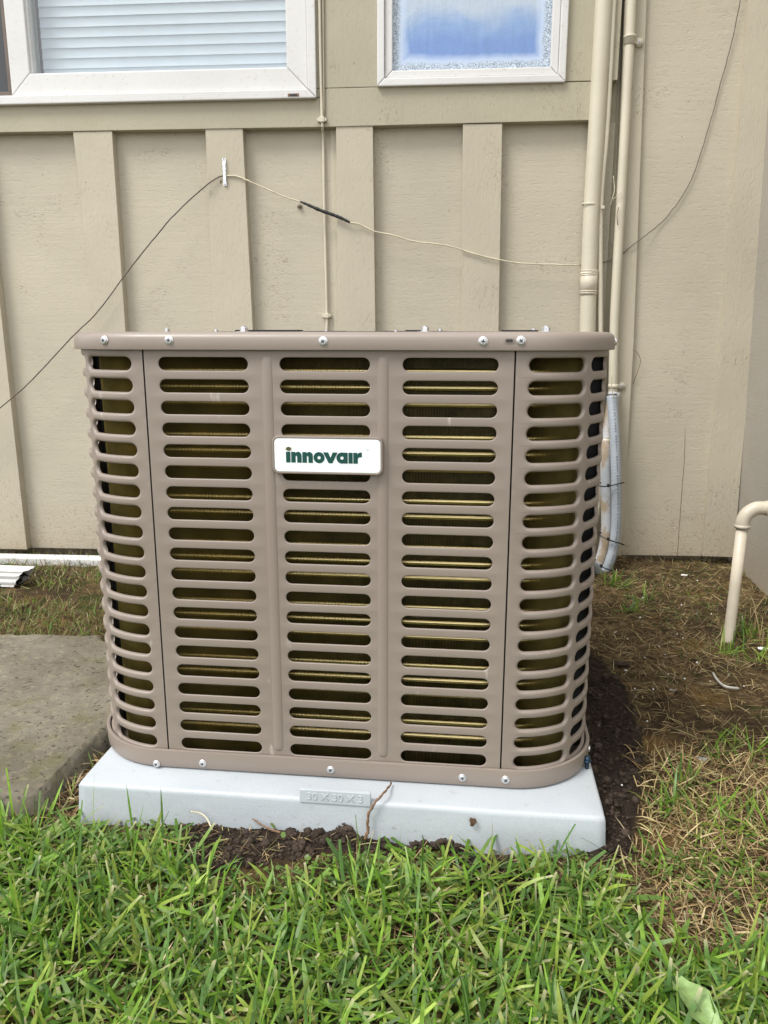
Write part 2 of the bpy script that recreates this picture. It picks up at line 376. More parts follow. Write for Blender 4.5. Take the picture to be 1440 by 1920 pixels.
grn = np.clip(.5+polydist(X, Y, lush)/.2, .28, .9); grn = np.where((np.abs(X) > 4) | (np.abs(Y) > 3), .9, grn)
grn = np.where((X < -.35) & (Y > .2), .45, grn)
colr = np.stack([red, grn, red*0, red*0+1], -1).reshape(-1, 4)
gnd = npobj('ground', np.stack([X, Y, H], -1).reshape(-1, 3), Fq, M_ground, None, True, colr); tag(gnd, kind='structure')

# concrete slab
sx, sy = np.meshgrid(np.arange(-2.2, -.36, .0085), np.arange(-.62, .33, .0085))
d = polydist(sx, sy, slab_poly)+.020*fbm(sx, sy, 18, 5, 21)
hz = .045+.003*fbm(sx, sy, 9, 4, 31)+.004*fbm(sx, sy, 60, 3, 41)
t_ = np.clip(1-(d/.016), 0, 1); hz = hz-np.where(d < .016, .052*np.clip(t_, 0, 1.0)**1.6, 0)-np.where(d < 0, .02, 0)
sidx = np.arange(sx.size).reshape(sx.shape); keep = (d[:-1, :-1] > -.009)
Fs = np.stack([sidx[:-1, :-1], sidx[:-1, 1:], sidx[1:, 1:], sidx[1:, :-1]], -1)[keep]
slab = npobj('concrete_slab', np.stack([sx, sy, hz], -1).reshape(-1, 3), Fs, M_conc, None, True)
tag(slab, 'weathered grey concrete path slab with a broken rounded corner beside the pad', 'slab')

def wob_(P, a):
    Q = smoothpath(P, 5); r2 = random.Random(3); return [q_+np.array([r2.uniform(-a, a), 0, 0]) for q_ in Q]
# ============================================================ HOUSE WALL
house = empty('house_wall', wp(0, 0, 0).tolist(), 'beige painted board and batten house wall with two windows behind the unit', 'wall')
BO, TO = .030, .033     # batten and trim thickness over the siding
ZT = 2.62
bands = []
# batten left / right edges (u at trim height, u at the bottom)
bats = [(-1.343-.008, -1.235), (-.964, -.847), (-.568, -.458), (-.186, -.079), (.175, .286)]
bats_px = [((137, 250), (210, 250), (180, 617), (235, 617)), ((385, 246), (455, 244), (402, 617), (474, 617)), ((630, 240), (699, 238), (635, 617), (704, 617)), ((868, 233), (942, 229), (866, 617), (935, 617))]
bl = []
for tl, tr, b_l, b_r in bats_px:
    a, b, c, e = wuv(*tl, BO), wuv(*tr, BO), wuv(*b_l, BO), wuv(*b_r, BO)
    ext = lambda p, q, z: p[0]+(q[0]-p[0])*(z-p[1])/(q[1]-p[1])
    top = 1.298; bl.append((ext(a, c, top), ext(b, e, top), ext(a, c, .037), ext(b, e, .037)))
lb = wuv(50, 1025, BO)[0]; lt = wuv(0, 590, BO)[0]
bl.insert(0, (lt-.105, lt, lb-.11, lb))
for k in range(4): bl.insert(0, tuple(v-.39 for v in bl[0]))
for a, b, c, e in bl:
    walluv('batten', [(a, 1.2965), (c, .036), (e, .036), (b, 1.2965)][::-1], BO, 0, M_batten, house)
# siding panels, one per bay, joints hidden behind the battens
mids = [(.5*(a+b), .5*(c+e)) for a, b, c, e in bl]
uE = .600
for i in range(len(mids)+1):
    l_ = mids[i-1] if i else (mids[0][0]-.39, mids[0][1]-.39)
    r_ = mids[i] if i < len(mids) else (uE, uE)
    walluv('siding_panel', [(l_[0]+.001, 1.30), (l_[1]+.001, .035), (r_[1]-.001, .035), (r_[0]-.001, 1.30)][::-1], 0, -.015, M_panel, house, 0)
# horizontal trim under the windows (two boards) and uprights
wallquad('trim_board', [(-700, 260), (606, 238), (602, 183), (-700, 200)], TO, 0, M_band, house)
wallquad('trim_board', [(607.5, 238), (1130, 224.5), (1132, 152.5), (594, 166.3), (594, 181.5), (603.2, 181.5)], TO, 0, M_band, house)
u1, u2, u3 = wuv(595, 180, TO)[0], wuv(707, 164, TO)[0], wuv(1061, 152, TO)[0]; zb1 = wuv(600, 185, TO)[1]
walluv('trim_board', [(u1-.004, wuv(600, 166, TO)[1]+.001), (u2+.004, wuv(707, 163.3, TO)[1]+.001), (u2+.004, 2.2), (u1-.004, 2.2)], TO, 0, M_band, house)
zr = wuv(1090, 152, TO)[1]+.0015
walluv('trim_board', [(u3-.006, zr), (uE-.008, zr), (uE-.008, 2.2), (u3-.006, 2.2)], TO-.004, 0, M_band, house)
walluv('trim_board', [(-3.1, 2.202), (uE-.075, 2.202), (uE-.075, 2.32), (-3.1, 2.32)], TO, 0, M_band, house)
walluv('siding_panel', [(-3.1, 2.30), (1.2, 2.30), (1.2, 3.1), (-3.1, 3.1)], 0, -.015, M_panel, house, 0)
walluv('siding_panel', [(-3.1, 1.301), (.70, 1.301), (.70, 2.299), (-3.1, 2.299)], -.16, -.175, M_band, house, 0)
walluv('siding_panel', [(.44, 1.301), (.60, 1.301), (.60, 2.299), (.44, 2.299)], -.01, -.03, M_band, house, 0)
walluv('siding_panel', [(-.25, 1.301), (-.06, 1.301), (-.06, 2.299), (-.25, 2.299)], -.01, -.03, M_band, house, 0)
# recess behind the conduits, corner strips, right hand siding
uA = wuv(1128, 640, 0)[0]
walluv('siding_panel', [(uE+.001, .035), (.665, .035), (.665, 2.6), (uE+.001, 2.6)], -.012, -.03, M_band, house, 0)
sr = wuv(1183, 640, .02)[0]
wallquad('batten', [(1147, 720), (1150, 1040), (1165, 1043), (1188, 640), (1212, 0), (1223, -220), (1190, -220), (1172, 0)], .022, -.02, M_batten, house)
pr = wuv(1165, 1040, 0)[0]
wallquad('siding_panel', [(1155, 1040), (1345, 1043), (1385, 640), (1530, -1600), (1270, -1600), (1175, 640)], .006, -.02, M_panel, house, 0)
bm = bmesh.new(); tubem(bm, wob_([WX(1270, 1040, .006), WX(1273, 1000, .006), WX(1277, 940, .006), WX(1280, 900, .006), WX(1283, 860, .006), WX(1285, 800, .006)], .0006), [.0009]*24+[.0006, .0004], 5); bmobj('crack', bm, M_twig, house)
wallquad('corner_board', [(1318, 1043), (1376, 1045), (1410, 640), (1458, 0), (1580, -1500), (1505, -1500), (1405, 0), (1355, 620)], .028, -.02, M_batten, house)
# dark crawl space and footing under the siding
walluv('footing', [(-3.1, -.05), (1.2, -.05), (1.2, .06), (-3.1, .06)], -.035, -.09, M_conc, house, 0)

def window(u0, u1_, z0, z1, outer, sash, off, name_label=None):
    wd = empty('window', wp(.5*(u0+u1_), z0, 0).tolist()); wd.parent = house; wd.location = Vector(wd.location)-house.location
    def fr(nm, a0, a1, b0, b1, wdt, f_off, b_off, bev=.003):
        rails = [[(a0, b0), (a1, b0), (a1-wdt, b0+wdt), (a0+wdt, b0+wdt)], [(a0, b1), (a0+wdt, b1-wdt), (a1-wdt, b1-wdt), (a1, b1)],
                 [(a0, b0), (a0+wdt, b0+wdt), (a0+wdt, b1-wdt), (a0, b1)], [(a1, b0), (a1, b1), (a1-wdt, b1-wdt), (a1-wdt, b0+wdt)]]
        for q in rails:
            cx = sum(p[0] for p in q)/4; cz = sum(p[1] for p in q)/4
            q = [(cx+(p[0]-cx)*.9995, cz+(p[1]-cz)*.999) for p in q]
            walluv(nm, q, f_off, b_off, M_vinyl, wd, bev)
    fr('frame', u0, u1_, z0, z1, outer, off, -.05)
    return wd, fr
# --- window 1 (left, with blinds)
a = wuv(593, 183, .05); wu1, wz = a[0], a[1]; WTOP = 2.19
wd1, fr1 = window(-2.35, wu1, wz, WTOP, .024, .05, .050)
s0 = wuv(22, 175, .04)[0]; s1 = wu1-.025
fr1('sash', s0, s1, wz+.0245, WTOP-.025, .058, .040, -.03)
g0, g1, gz0, gz1 = s0+.058, s1-.058, wz+.0245+.058, WTOP-.083
walluv('bead', [(g0, gz0), (g0+.006, gz0+.006), (g0+.006, gz1-.006), (g0, gz1)], .030, .004, M_vinyl, wd1, .001)
walluv('pane', [(g0-.005, gz0-.005), (g1+.005, gz0-.005), (g1+.005, gz1+.005), (g0-.005, gz1+.005)], .010, .006, M_glass, wd1, 0)
# blinds: one mesh per slat
pitch = .0272; sl0 = None
zz = gz0-.01
while zz < gz1:
    if sl0 is None:
        bm = bmesh.new(); prof = [(0, -.030), (.004, -.034), (.0065, -.040), (.0075, -.046), (.0072, -.052)]
        n = 9; base = []
        for k in range(n):
            t = k/(n-1); zz_ = (t-.5)*(pitch*1.05); o_ = -.026+-.0022*math.sin(math.pi*t)-.0018*(t-.5)
            base.append((zz_, o_))
        for uu in (g0+.010, g1-.004):
            pass
        vs = [[bm.verts.new(tuple(wp(uu, zq, oo))) for zq, oo in base] for uu in (g0+.010, g1-.004)]
        for k in range(n-1): bm.faces.new((vs[0][k], vs[1][k], vs[1][k+1], vs[0][k+1]))
        sl0 = bmobj('blind_slat', bm, M_blind, wd1, True); o = sl0; z_ref = 0
        o.location.z += zz
    else:
        o = sl0.copy(); COL.objects.link(o); o.location = sl0.location.copy(); o.location.z = sl0.location.z+(zz-zfirst)
    if sl0 is o: zfirst = zz
    zz += pitch
walluv('blind_bottom_rail', [(g0+.008, gz0-.03), (g1-.003, gz0-.03), (g1-.003, gz0-.012), (g0+.008, gz0-.012)], -.03, -.05, M_blind, wd1, .002)
# sliding screen on the left
walluv('screen_frame', [(-1.85, wz+.026), (s0-.003, wz+.026), (s0-.003, wz+.040), (-1.85, wz+.040)], .028, .012, M_wire_dark, wd1, .001)
walluv('screen_frame', [(s0-.016, wz+.0405), (s0-.003, wz+.0405), (s0-.003, WTOP-.03), (s0-.016, WTOP-.03)], .028, .012, M_wire_dark, wd1, .001)
walluv('insect_screen', [(-2.3, wz+.0405), (s0-.0165, wz+.0405), (s0-.0165, WTOP-.03), (-2.3, WTOP-.03)], .018, .016, M_screen, wd1, 0)
q = wuv(550, 178, .0505)
walluv('weep_hole', [(q[0]-.016, q[1]-.004), (q[0]+.016, q[1]-.004), (q[0]+.016, q[1]+.004), (q[0]-.016, q[1]+.004)], .0512, .045, M_twig, wd1, .001)
walluv('weep_hole', [(q[0]-.011, q[1]-.0022), (q[0]+.011, q[1]-.0022), (q[0]+.011, q[1]+.0022), (q[0]-.011, q[1]+.0022)], .0518, .046, M_recess, wd1, 0)
walluv('room_lining', [(-2.4, wz), (wu1, wz), (wu1, WTOP), (-2.4, WTOP)], -.14, -.15, M_screen, wd1, 0)
# --- window 2 (small, frosted)
a = wuv(707, 163, .045); b = wuv(1060.5, 152, .045)
v0, v1, vz = a[0], b[0], .5*(a[1]+b[1])
wd2, fr2 = window(v0, v1, vz, WTOP, .020, .02, .045)
fr2('sash', v0+.0205, v1-.0205, vz+.0205, WTOP-.0205, .021, .036, -.03)
c0, c1, cz0, cz1 = v0+.0415, v1-.0415, vz+.0415, WTOP-.0415
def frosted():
    n = N('frosted glass with painted reflection'); ctr = wp(.5*(c0+c1), .5*(cz0+cz1), 0); cc = ctr
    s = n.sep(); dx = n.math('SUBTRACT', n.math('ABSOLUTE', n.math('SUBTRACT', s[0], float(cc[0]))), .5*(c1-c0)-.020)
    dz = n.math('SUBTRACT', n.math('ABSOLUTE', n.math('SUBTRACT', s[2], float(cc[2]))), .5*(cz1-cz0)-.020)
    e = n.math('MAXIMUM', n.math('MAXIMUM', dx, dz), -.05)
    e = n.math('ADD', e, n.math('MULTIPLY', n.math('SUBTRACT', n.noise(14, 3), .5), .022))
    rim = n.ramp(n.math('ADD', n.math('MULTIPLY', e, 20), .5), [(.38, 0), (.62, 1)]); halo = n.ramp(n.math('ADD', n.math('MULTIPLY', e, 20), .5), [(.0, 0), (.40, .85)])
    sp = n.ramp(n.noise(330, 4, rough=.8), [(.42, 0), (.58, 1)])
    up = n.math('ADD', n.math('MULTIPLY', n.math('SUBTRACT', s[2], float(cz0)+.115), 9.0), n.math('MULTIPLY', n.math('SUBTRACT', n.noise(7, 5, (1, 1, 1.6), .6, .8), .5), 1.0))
    painted_sky = n.ramp(n.math('ADD', up, .5), [(.1, (.15, .26, .54)), (.5, (.22, .34, .58)), (.95, (.42, .50, .60))])  # sky reflection painted into the glass colour, bluer below, paler above
    st_ = n.ramp(n.noise(60, 4, (1, 1, .12), .7, 1.0, rot=(0, .25, 0)), [(.35, .95), (.65, 1.05)]); painted_sky = n.mix(1.0, painted_sky, st_, 'MULTIPLY')
    cl2 = n.ramp(n.noise(420, 3, rough=.8), [(.6, 0), (.72, .5)]); painted_sky = n.mix(cl2, painted_sky, (.62, .68, .74))
    rc = n.mix(sp, (.12, .17, .22), (.62, .70, .80)); c = n.mix(rim, n.mix(halo, painted_sky, (.52, .62, .78)), rc)
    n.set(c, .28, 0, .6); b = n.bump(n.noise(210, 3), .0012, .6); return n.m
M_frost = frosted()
walluv('pane', [(c0-.004, cz0-.004), (c1+.004, cz0-.004), (c1+.004, cz1+.004), (c0-.004, cz1+.004)], .020, .014, M_frost, wd2, 0)

# side wall on the right, coming towards the camera
cu = wuv(1370, 1045, .0)[0]
sw_o = wp(cu, 0, 0)
side = empty('side_wall', sw_o.tolist(), 'smooth beige return wall with painted-in shade at the right edge', 'wall')
ct = wuv(1440, 50, .0); KZ = (ct[0]-cu)/(ct[1]-.05)
def sp_(dist, z, t=0): return WT*(cu+t+.004+KZ*(z-.05))+WN*(W0+.05-dist)+np.array([0, 0, z])
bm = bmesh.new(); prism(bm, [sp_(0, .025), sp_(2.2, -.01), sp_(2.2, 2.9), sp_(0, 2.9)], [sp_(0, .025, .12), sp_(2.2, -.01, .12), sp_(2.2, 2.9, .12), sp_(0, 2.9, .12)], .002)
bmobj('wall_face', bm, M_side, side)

# ============================================================ CONDENSER UNIT
W, RC, FY, OX = .385, .12, -.3209, -.012
CYU = FY+W
unit = empty('condenser_unit', (OX, CYU, .077), 'taupe louvered outdoor air conditioning condenser standing on the pale plastic pad', 'air conditioner')
LQ = 2*(W-RC)+RC*math.pi/2       # a quarter of the perimeter, face centre to face centre
def per(s, o=0.0, w_=W, rc=RC):
    """point on the rounded square, s = length from the front centre going right; returns x,y"""
    lq = 2*(w_-rc)+rc*math.pi/2
    q = math.floor((s+lq/2)/lq); a = s-q*lq; sg = 1 if a >= 0 else -1; a = abs(a); s0 = w_-rc
    if a <= s0: x, y = a, -w_-o
    else: t = (a-s0)/rc; x = s0+(rc+o)*math.sin(t); y = -w_+rc-(rc+o)*math.cos(t)
    x *= sg; c, s_ = math.cos(q*math.pi/2), math.sin(q*math.pi/2)
    return OX+x*c-y*s_, CYU+x*s_+y*c
ROW0, RP, NR, SH = .6836, .0298, 20, .0090
Z1, Z0 = .7120, .0960
def louvre_panel(name, s0, s1, slots, prof, parent):
    bounds = [s0]+[.5*(slots[i][1]+slots[i+1][0]) for i in range(len(slots)-1)]+[s1]
    V = []; Fc = []; cache = {}
    def vert(s, z, dep):
        k = (round(s, 6), round(z, 6), round(dep, 6))
        if k not in cache:
            x, y = per(s, -dep); cache[k] = len(V); V.append((x, y, z))
        return cache[k]
    NX, NC, NZ = 12, 9, 9
    for ci, (a, b) in enumerate(slots):
        c0_, c1_ = bounds[ci], bounds[ci+1]
        for r_ in range(NR):
            zc = ROW0-r_*RP; zt, zb_ = zc+RP/2, zc-RP/2
            top = [(c0_+(c1_-c0_)*k/NX, zt) for k in range(NX+1)]
            rt = [(c1_, zt+(zb_-zt)*k/NC) for k in range(1, NC)]
            bot = [(c1_+(c0_-c1_)*k/NX, zb_) for k in range(NX+1)]
            lf = [(c0_, zb_+(zt-zb_)*k/NC) for k in range(1, NC)]
            loops = [[vert(p[0], p[1], 0) for p in top+rt+bot+lf]]
            for ex, dep in prof:
                hh = SH+ex; aa, bb = a+SH, b-SH; L_ = []
                for k in range(NX+1): L_.append((aa+(bb-aa)*k/NX, zc+hh))
                for k in range(1, NC): t = math.pi/2-math.pi*k/NC; L_.append((bb+hh*math.cos(t), zc+hh*math.sin(t)))
                for k in range(NX+1): L_.append((bb+(aa-bb)*k/NX, zc-hh))
                for k in range(1, NC): t = -math.pi/2-math.pi*k/NC; L_.append((aa+hh*math.cos(t), zc+hh*math.sin(t)))
                loops.append([vert(p[0], p[1], dep) for p in L_])
            for A, B in zip(loops[:-1], loops[1:]):
                m = len(A)
                for k in range(m): Fc.append((A[k], B[k], B[(k+1) % m], A[(k+1) % m]))
        for za, zb_ in ((Z1, ROW0+RP/2), (ROW0-(NR-1)*RP-RP/2, Z0)):
            for k in range(NX):
                p, q_ = c0_+(c1_-c0_)*k/NX, c0_+(c1_-c0_)*(k+1)/NX
                Fc.append((vert(p, za, 0), vert(q_, za, 0), vert(q_, zb_, 0), vert(p, zb_, 0)))
    # side flanges folded inwards
    for ss in (s0, s1):
        e = .0012 if ss == s0 else -.0012
        # samples on the vertical edges
        pts = [Z1]
        for r_ in range(NR):
            zt = ROW0+RP/2-r_*RP; pts += [zt-RP*k/NC for k in range(NC)]
        pts += [ROW0-(NR-1)*RP-RP/2, Z0]
        for k in range(len(pts)-1):
            Fc.append((vert(ss, pts[k], 0), vert(ss, pts[k+1], 0), vert(ss+e, pts[k+1], .0015), vert(ss+e, pts[k], .0015)))
            Fc.append((vert(ss+e, pts[k], .0015), vert(ss+e, pts[k+1], .0015), vert(ss+e, pts[k+1], .014), vert(ss+e, pts[k], .014)))
    me = bpy.data.meshes.new(name); me.from_pydata(V, [], Fc); me.update()
    o = link(name, me, M_taupe, parent, True); me.set_sharp_from_angle(angle=R(50)); return o
fprof = [(.0016, 0), (.0005, .0002), (0, .0009), (0, .0020)]
cprof = [(.0036, 0), (.0024, .0003), (.0012, .0010), (.0003, .0024), (0, .0040), (0, .0052)]
FS = .2505
for qd in range(4):
    b0 = qd*LQ
    louvre_panel('front_panel' if qd == 0 else ('back_panel' if qd == 2 else 'side_panel'), b0-FS+.0011, b0+FS-.0011,
                 [(b0-.2295, b0-.1045), (b0-.0610, b0+.0610), (b0+.1045, b0+.2295)], fprof, unit)
    louvre_panel('corner_panel', b0+FS+.0011, b0+LQ-FS-.0011, [(b0+.2690, b0+.3530), (b0+LQ-.3530, b0+LQ-.2690)], cprof, unit)
    for sg in (-1, 1):
        bm = bmesh.new(); v = [bm.verts.new((*per(b0+sg*FS+a_, -.0125), z_)) for a_, z_ in ((-.006, .09), (.006, .09), (.006, .71), (-.006, .71))]; bm.faces.new(v); bmobj('seam_light_block', bm, M_dark, unit)  # black strip added behind each seam so no light shows through the gap
    for sx_ in (-.0785, .0785):      # pressed vertical ribs of the wide panel
        bm = bmesh.new(); rows = []
        zs = [.6955, .6945, .692, .688, .684]+[.684-(.684-.125)*k/12 for k in range(1, 13)]+[.121, .117, .1145, .1135]
        hs = [0, .35, .7, .93, 1]+[1]*12+[.93, .7, .35, 0]
        for z_, h_ in zip(zs, hs):
            rows.append([bm.verts.new((*per(b0+sx_+.0075*math.sin(k*math.pi/12)*(.4+.6*h_), .0024*h_*math.cos(k*math.pi/12)**1.5-.0002), z_)) for k in range(-6, 7)])
        for A, B in zip(rows[:-1], rows[1:]):
            for k in range(12): bm.faces.new((A[k], A[k+1], B[k+1], B[k]))
        bmobj('rib', bm, M_taupe, unit, True)
def ringsweep(name, prof, mat, parent, smooth=False, nper=22):
    """prof: list of (offset outwards, z) swept round the rounded square"""
    S_ = []
    for qd in range(4):
        b0 = qd*LQ; s0 = W-RC
        S_ += [b0-s0+2*s0*k/4 for k in range(4)]+[b0+s0+(RC*math.pi/2)*k/nper for k in range(nper)]
    bm = bmesh.new(); rows = [[bm.verts.new((*per(s, o_), z_)) for s in S_] for o_, z_ in prof]; m = len(S_)
    for A, B in zip(rows[:-1], rows[1:]):
        for k in range(m): bm.faces.new((A[k], A[(k+1) % m], B[(k+1) % m], B[k]))
    me = bpy.data.meshes.new(name); bmesh.ops.recalc_face_normals(bm, faces=bm.faces); bm.to_mesh(me); bm.free()
    o = link(name, me, mat, parent, True); me.set_sharp_from_angle(angle=R(40))
    return o
CT = .7262
cap = ringsweep('top_cap', [(.0030, .7050), (.0040, .7024), (.0075, .7022), (.0085, .7026), (.0088, .7034), (.0082, .715), (.0076, .7185), (.006, .7218), (.003, .7245), (-.002, .7258), (-.008, CT), (-.075, CT), (-.080, .722), (-.080, .70)], M_taupe, unit)
ringsweep('base_pan', [(.002, .1075), (.0052, .1085), (.0070, .1078), (.0074, .1060), (.0066, .0900), (.0062, .0820), (.0045, .0790), (-.002, .0775), (-.05, .0772)], M_taupe, unit)
# base floor + top sheet with the fan opening
bm = bmesh.new(); lathe(bm, [(0, .0785), (.33, .0785)], 40, Matrix.Translation((OX, CYU, 0))); bmobj('base_floor', bm, M_taupe, unit)
bm = bmesh.new(); m = 64; inn = []; out = []
for k in range(m):
    a_ = 2*math.pi*k/m; inn.append(bm.verts.new((OX+.27*math.cos(a_), CYU+.27*math.sin(a_), .7240)))
    dx_, dy_ = math.cos(a_), math.sin(a_); sc_ = (W-.078)/max(abs(dx_), abs(dy_)); sc_ = min(sc_, .40)
    out.append(bm.verts.new((OX+dx_*sc_, CYU+dy_*sc_, .7240)))
for k in range(m): bm.faces.new((inn[k], inn[(k+1) % m], out[(k+1) % m], out[k]))
bmobj('top_sheet', bm, M_taupe, unit)
bm = bmesh.new()
for rr in [.06+.021*k for k in range(11)]:
    P = [(OX+rr*math.cos(2*math.pi*k/48), CYU+rr*math.sin(2*math.pi*k/48), .7262+.0012*(1-rr/.28)) for k in range(49)]; tubem(bm, P, .0011, 5, False)
for k in range(6):
    a_ = k*math.pi/6*2; tubem(bm, [(OX+.05*math.cos(a_), CYU+.05*math.sin(a_), .7275), (OX+.275*math.cos(a_), CYU+.275*math.sin(a_), .7262)], .0015, 5)
lathe(bm, [(0, .728), (.05, .728), (.05, .722)], 24, Matrix.Translation((OX, CYU, 0)))
gd = bmobj('fan_guard', bm, M_dark, unit, True)
bm = bmesh.new()
for k in range(3):
    a_ = k*2*math.pi/3; v = []
    for r_, da, z_ in ((.05, 0, .66), (.24, .0, .655), (.25, .75, .69), (.05, .9, .685)): v.append(bm.verts.new((OX+r_*math.cos(a_+da), CYU+r_*math.sin(a_+da), z_)))
    bm.faces.new(v)
lathe(bm, [(0, .70), (.055, .70), (.055, .64), (0, .64)], 20, Matrix.Translation((OX, CYU, 0))); bmobj('fan', bm, M_dark, unit)
# coil: fins one by one as geometry, tubes seen between them
coil = empty('coil', (OX, CYU, .1)); coil.parent = unit; coil.location = Vector((0, 0, .02))
CI = .021          # distance of the fin fronts behind the sheet metal
CW = W-CI; CRC = .108; CLQ = 2*(CW-CRC)+CRC*math.pi/2
fp = .0021; nf = int(CLQ*4/fp); fp = CLQ*4/nf
Vf = []; Ff = []
ZC = [.080, .25, .40, .55, .7005]
for i in range(nf):
    s = i*fp
    xo, yo = per(s, 0, CW, CRC); xi, yi = per(s, -.0085, CW, CRC); j = .00012*random.uniform(-1, 1); b = len(Vf)
    for z_ in ZC: Vf += [(xo+j, yo, z_), (xi, yi, z_)]
    for k in range(len(ZC)-1): Ff.append((b+2*k, b+2*k+1, b+2*k+3, b+2*k+2))
tag(npobj('fins', Vf, Ff, M_fin, coil), kind='stuff')
nt_ = 27
tp = RP*.75*1.0
t0_mesh = None
ss = []
for qd in range(4):
    s0_ = CW-CRC; ss += [qd*CLQ-s0_+2*s0_*k/3 for k in range(3)]+[qd*CLQ+s0_+CRC*math.pi/2*k/8 for k in range(8)]
bm = bmesh.new(); P = [(*per(s, -.0072, CW, CRC), 0) for s in ss]+[(*per(ss[0], -.0072, CW, CRC), 0)]
tubem(bm, P, .0040, 8, False); t0 = bmobj('coil_tube', bm, M_tube, coil, True)
zt0 = ROW0-.0085-tp*0
k = 0; first = True
z_ = .6965
while z_ > .10:
    o = t0 if first else t0.copy()
    if not first: COL.objects.link(o)
    o.location = Vector((t0.location.x, t0.location.y, -.02-.077+z_)) if False else Vector((-OX, -CYU, z_-.097)); first = False
    z_ -= tp
bm = bmesh.new(); rows = [[bm.verts.new((*per(s, -.0100, CW, CRC), z)) for s in ss] for z in (.080, .7)]
for k in range(len(ss)): bm.faces.new((rows[0][k], rows[0][(k+1) % len(ss)], rows[1][(k+1) % len(ss)], rows[1][k]))
bmobj('coil_core', bm, M_core, coil)

for sg in (-1, 1):      # added black plates that block light between coil and casing behind the corner posts
    for yb in (-.195, .30):
        bm = bmesh.new(); xa, xb = OX+sg*(CW+(.001 if yb < 0 else -.012)), OX+sg*(W-.004); boxm(bm, min(xa, xb), max(xa, xb), yb, yb+.002, .082, .702); bmobj('light_block_plate', bm, M_dark, coil)
# screws (washer head, cross recess)
bm = bmesh.new()
lathe(bm, [(0, 0), (.0062, 0), (.0063, .0006), (.0058, .0011), (.0049, .0013), (.0047, .0026), (.0040, .0032), (0, .0034)], 18)
for f in bm.faces: f.smooth = False
for ang in (0, math.pi/2):
    c_, s_ = math.cos(ang+.3), math.sin(ang+.3); hw, hl = .0007, .0025; q4 = []
    for a_, b_ in ((-hl, -hw), (hl, -hw), (hl, hw), (-hl, hw)): q4.append((a_*c_-b_*s_, a_*s_+b_*c_))
    zq = .0036 if ang == 0 else .00375
    vt = [bm.verts.new((x, y, zq)) for x, y in q4]; vb = [bm.verts.new((x, y, .0030)) for x, y in q4]
    fs = [bm.faces.new(vt)]+[bm.faces.new((vt[k], vb[k], vb[(k+1) % 4], vt[(k+1) % 4])) for k in range(4)]
    for f in fs: f.material_index = 1
sm = bpy.data.meshes.new('screw'); bm.to_mesh(sm); bm.free(); sm.materials.append(M_zinc); sm.materials.append(M_recess)
def screw(loc, nrm=(0, -1, 0), parent=unit, sc=1.0, name='screw', me=sm):
    o = bpy.data.objects.new(name, me); COL.objects.link(o); o.parent = parent
    M = frame_to(nrm, (0, 0, 0)) @ Matrix.Rotation(random.uniform(0, 6), 4, 'Z') @ Matrix.Scale(sc, 4)
    base = Vector((0, 0, 0)); q_ = parent
    while q_ is not None: base += q_.location; q_ = q_.parent
    o.matrix_local = Matrix.Translation(Vector(loc)-base) @ M
    return o
def onF(x, y, F): d_ = ray(x, y); return CP+d_*((F-CP[1])/d_[1])
for x, y in ((317, 638), (606, 640), (906, 640), (977, 639)): p = onF(x, y, FY-.0082); screw(p)
px_, py_ = per(-.300, .0086); screw((px_, py_, onF(250, 638, -.3)[2]), (-.28, -.96, 0))
px_, py_ = per(.45, .0086); screw((px_, py_, .7125), (1, -.05, 0))
for x, y in ((380, 1431), (620, 1443), (867, 1458)): p = onF(x, y, FY-.0066); screw(p, sc=.92)
px_, py_ = per(-.268, .0068); screw((px_, py_, onF(306, 1428, FY)[2]), (-.05, -1, 0), sc=.92)
p = onF(948, 1462, FY-.0066); screw(p, (.02, -1, 0), sc=1.0)
px_, py_ = per(.425, .0068); screw((px_, py_, .097), (.97, -.2, 0), sc=.9)
# oval slot punched in the cap
p = onF(955, 639, FY-.0084); bm = bmesh.new(); st = []
for k in range(9): t = math.pi/2-math.pi*k/8; st.append((p[0]+.0035+.0032*math.cos(t), p[2]+.0032*math.sin(t)))
for k in range(9): t = -math.pi/2-math.pi*k/8; st.append((p[0]-.0035+.0032*math.cos(t), p[2]+.0032*math.sin(t)))
prism(bm, [(a, FY-.0093, c) for a, c in st], [(a, FY-.006, c) for a, c in st]); bmobj('slot_rim', bm, M_taupe, unit)
bm = bmesh.new(); st2 = [(p[0]+(a-p[0])*.72, p[2]+(c-p[2])*.62) for a, c in st]
prism(bm, [(a, FY-.0096, c) for a, c in st2], [(a, FY-.006, c) for a, c in st2]); bmobj('slot_hole', bm, M_recess, unit)
# bolts standing on the top
def bolt(x, yd, h=.008, r_=.0045, washer=True):
    h *= .72
    d_ = ray(x, 615); P_ = CP+d_*((yd-CP[1])/d_[1]); bm = bmesh.new(); M = Matrix.Translation((P_[0], P_[1], CT-.0005))
    if washer: lathe(bm, [(r_*1.9, 0), (r_*1.9, .0012), (0, .0013)], 18, M)
    lathe(bm, [(r_, 0), (r_, h*.72), (r_*.8, h*.8), (0, h*.8)], 6, M)
    lathe(bm, [(r_*.5, h*.7), (r_*.5, h), (0, h)], 10, M); bmobj('bolt', bm, M_zinc, unit)
for x, yd, h, r_, ws in ((313, -.24, .0085, .0040, 0), (405, -.10, .0075, .0035, 0), (457, -.22, .0125, .0060, 1), (612, -.2, .0055, .003, 0), (742, -.2, .0055, .003, 0), (797, -.22, .0125, .0060, 1), (825, -.05, .009, .004, 0), (1000, -.1, .009, .004, 0), (1024, -.23, .0125, .0060, 1)):
    bolt(x, yd, h, r_, ws)
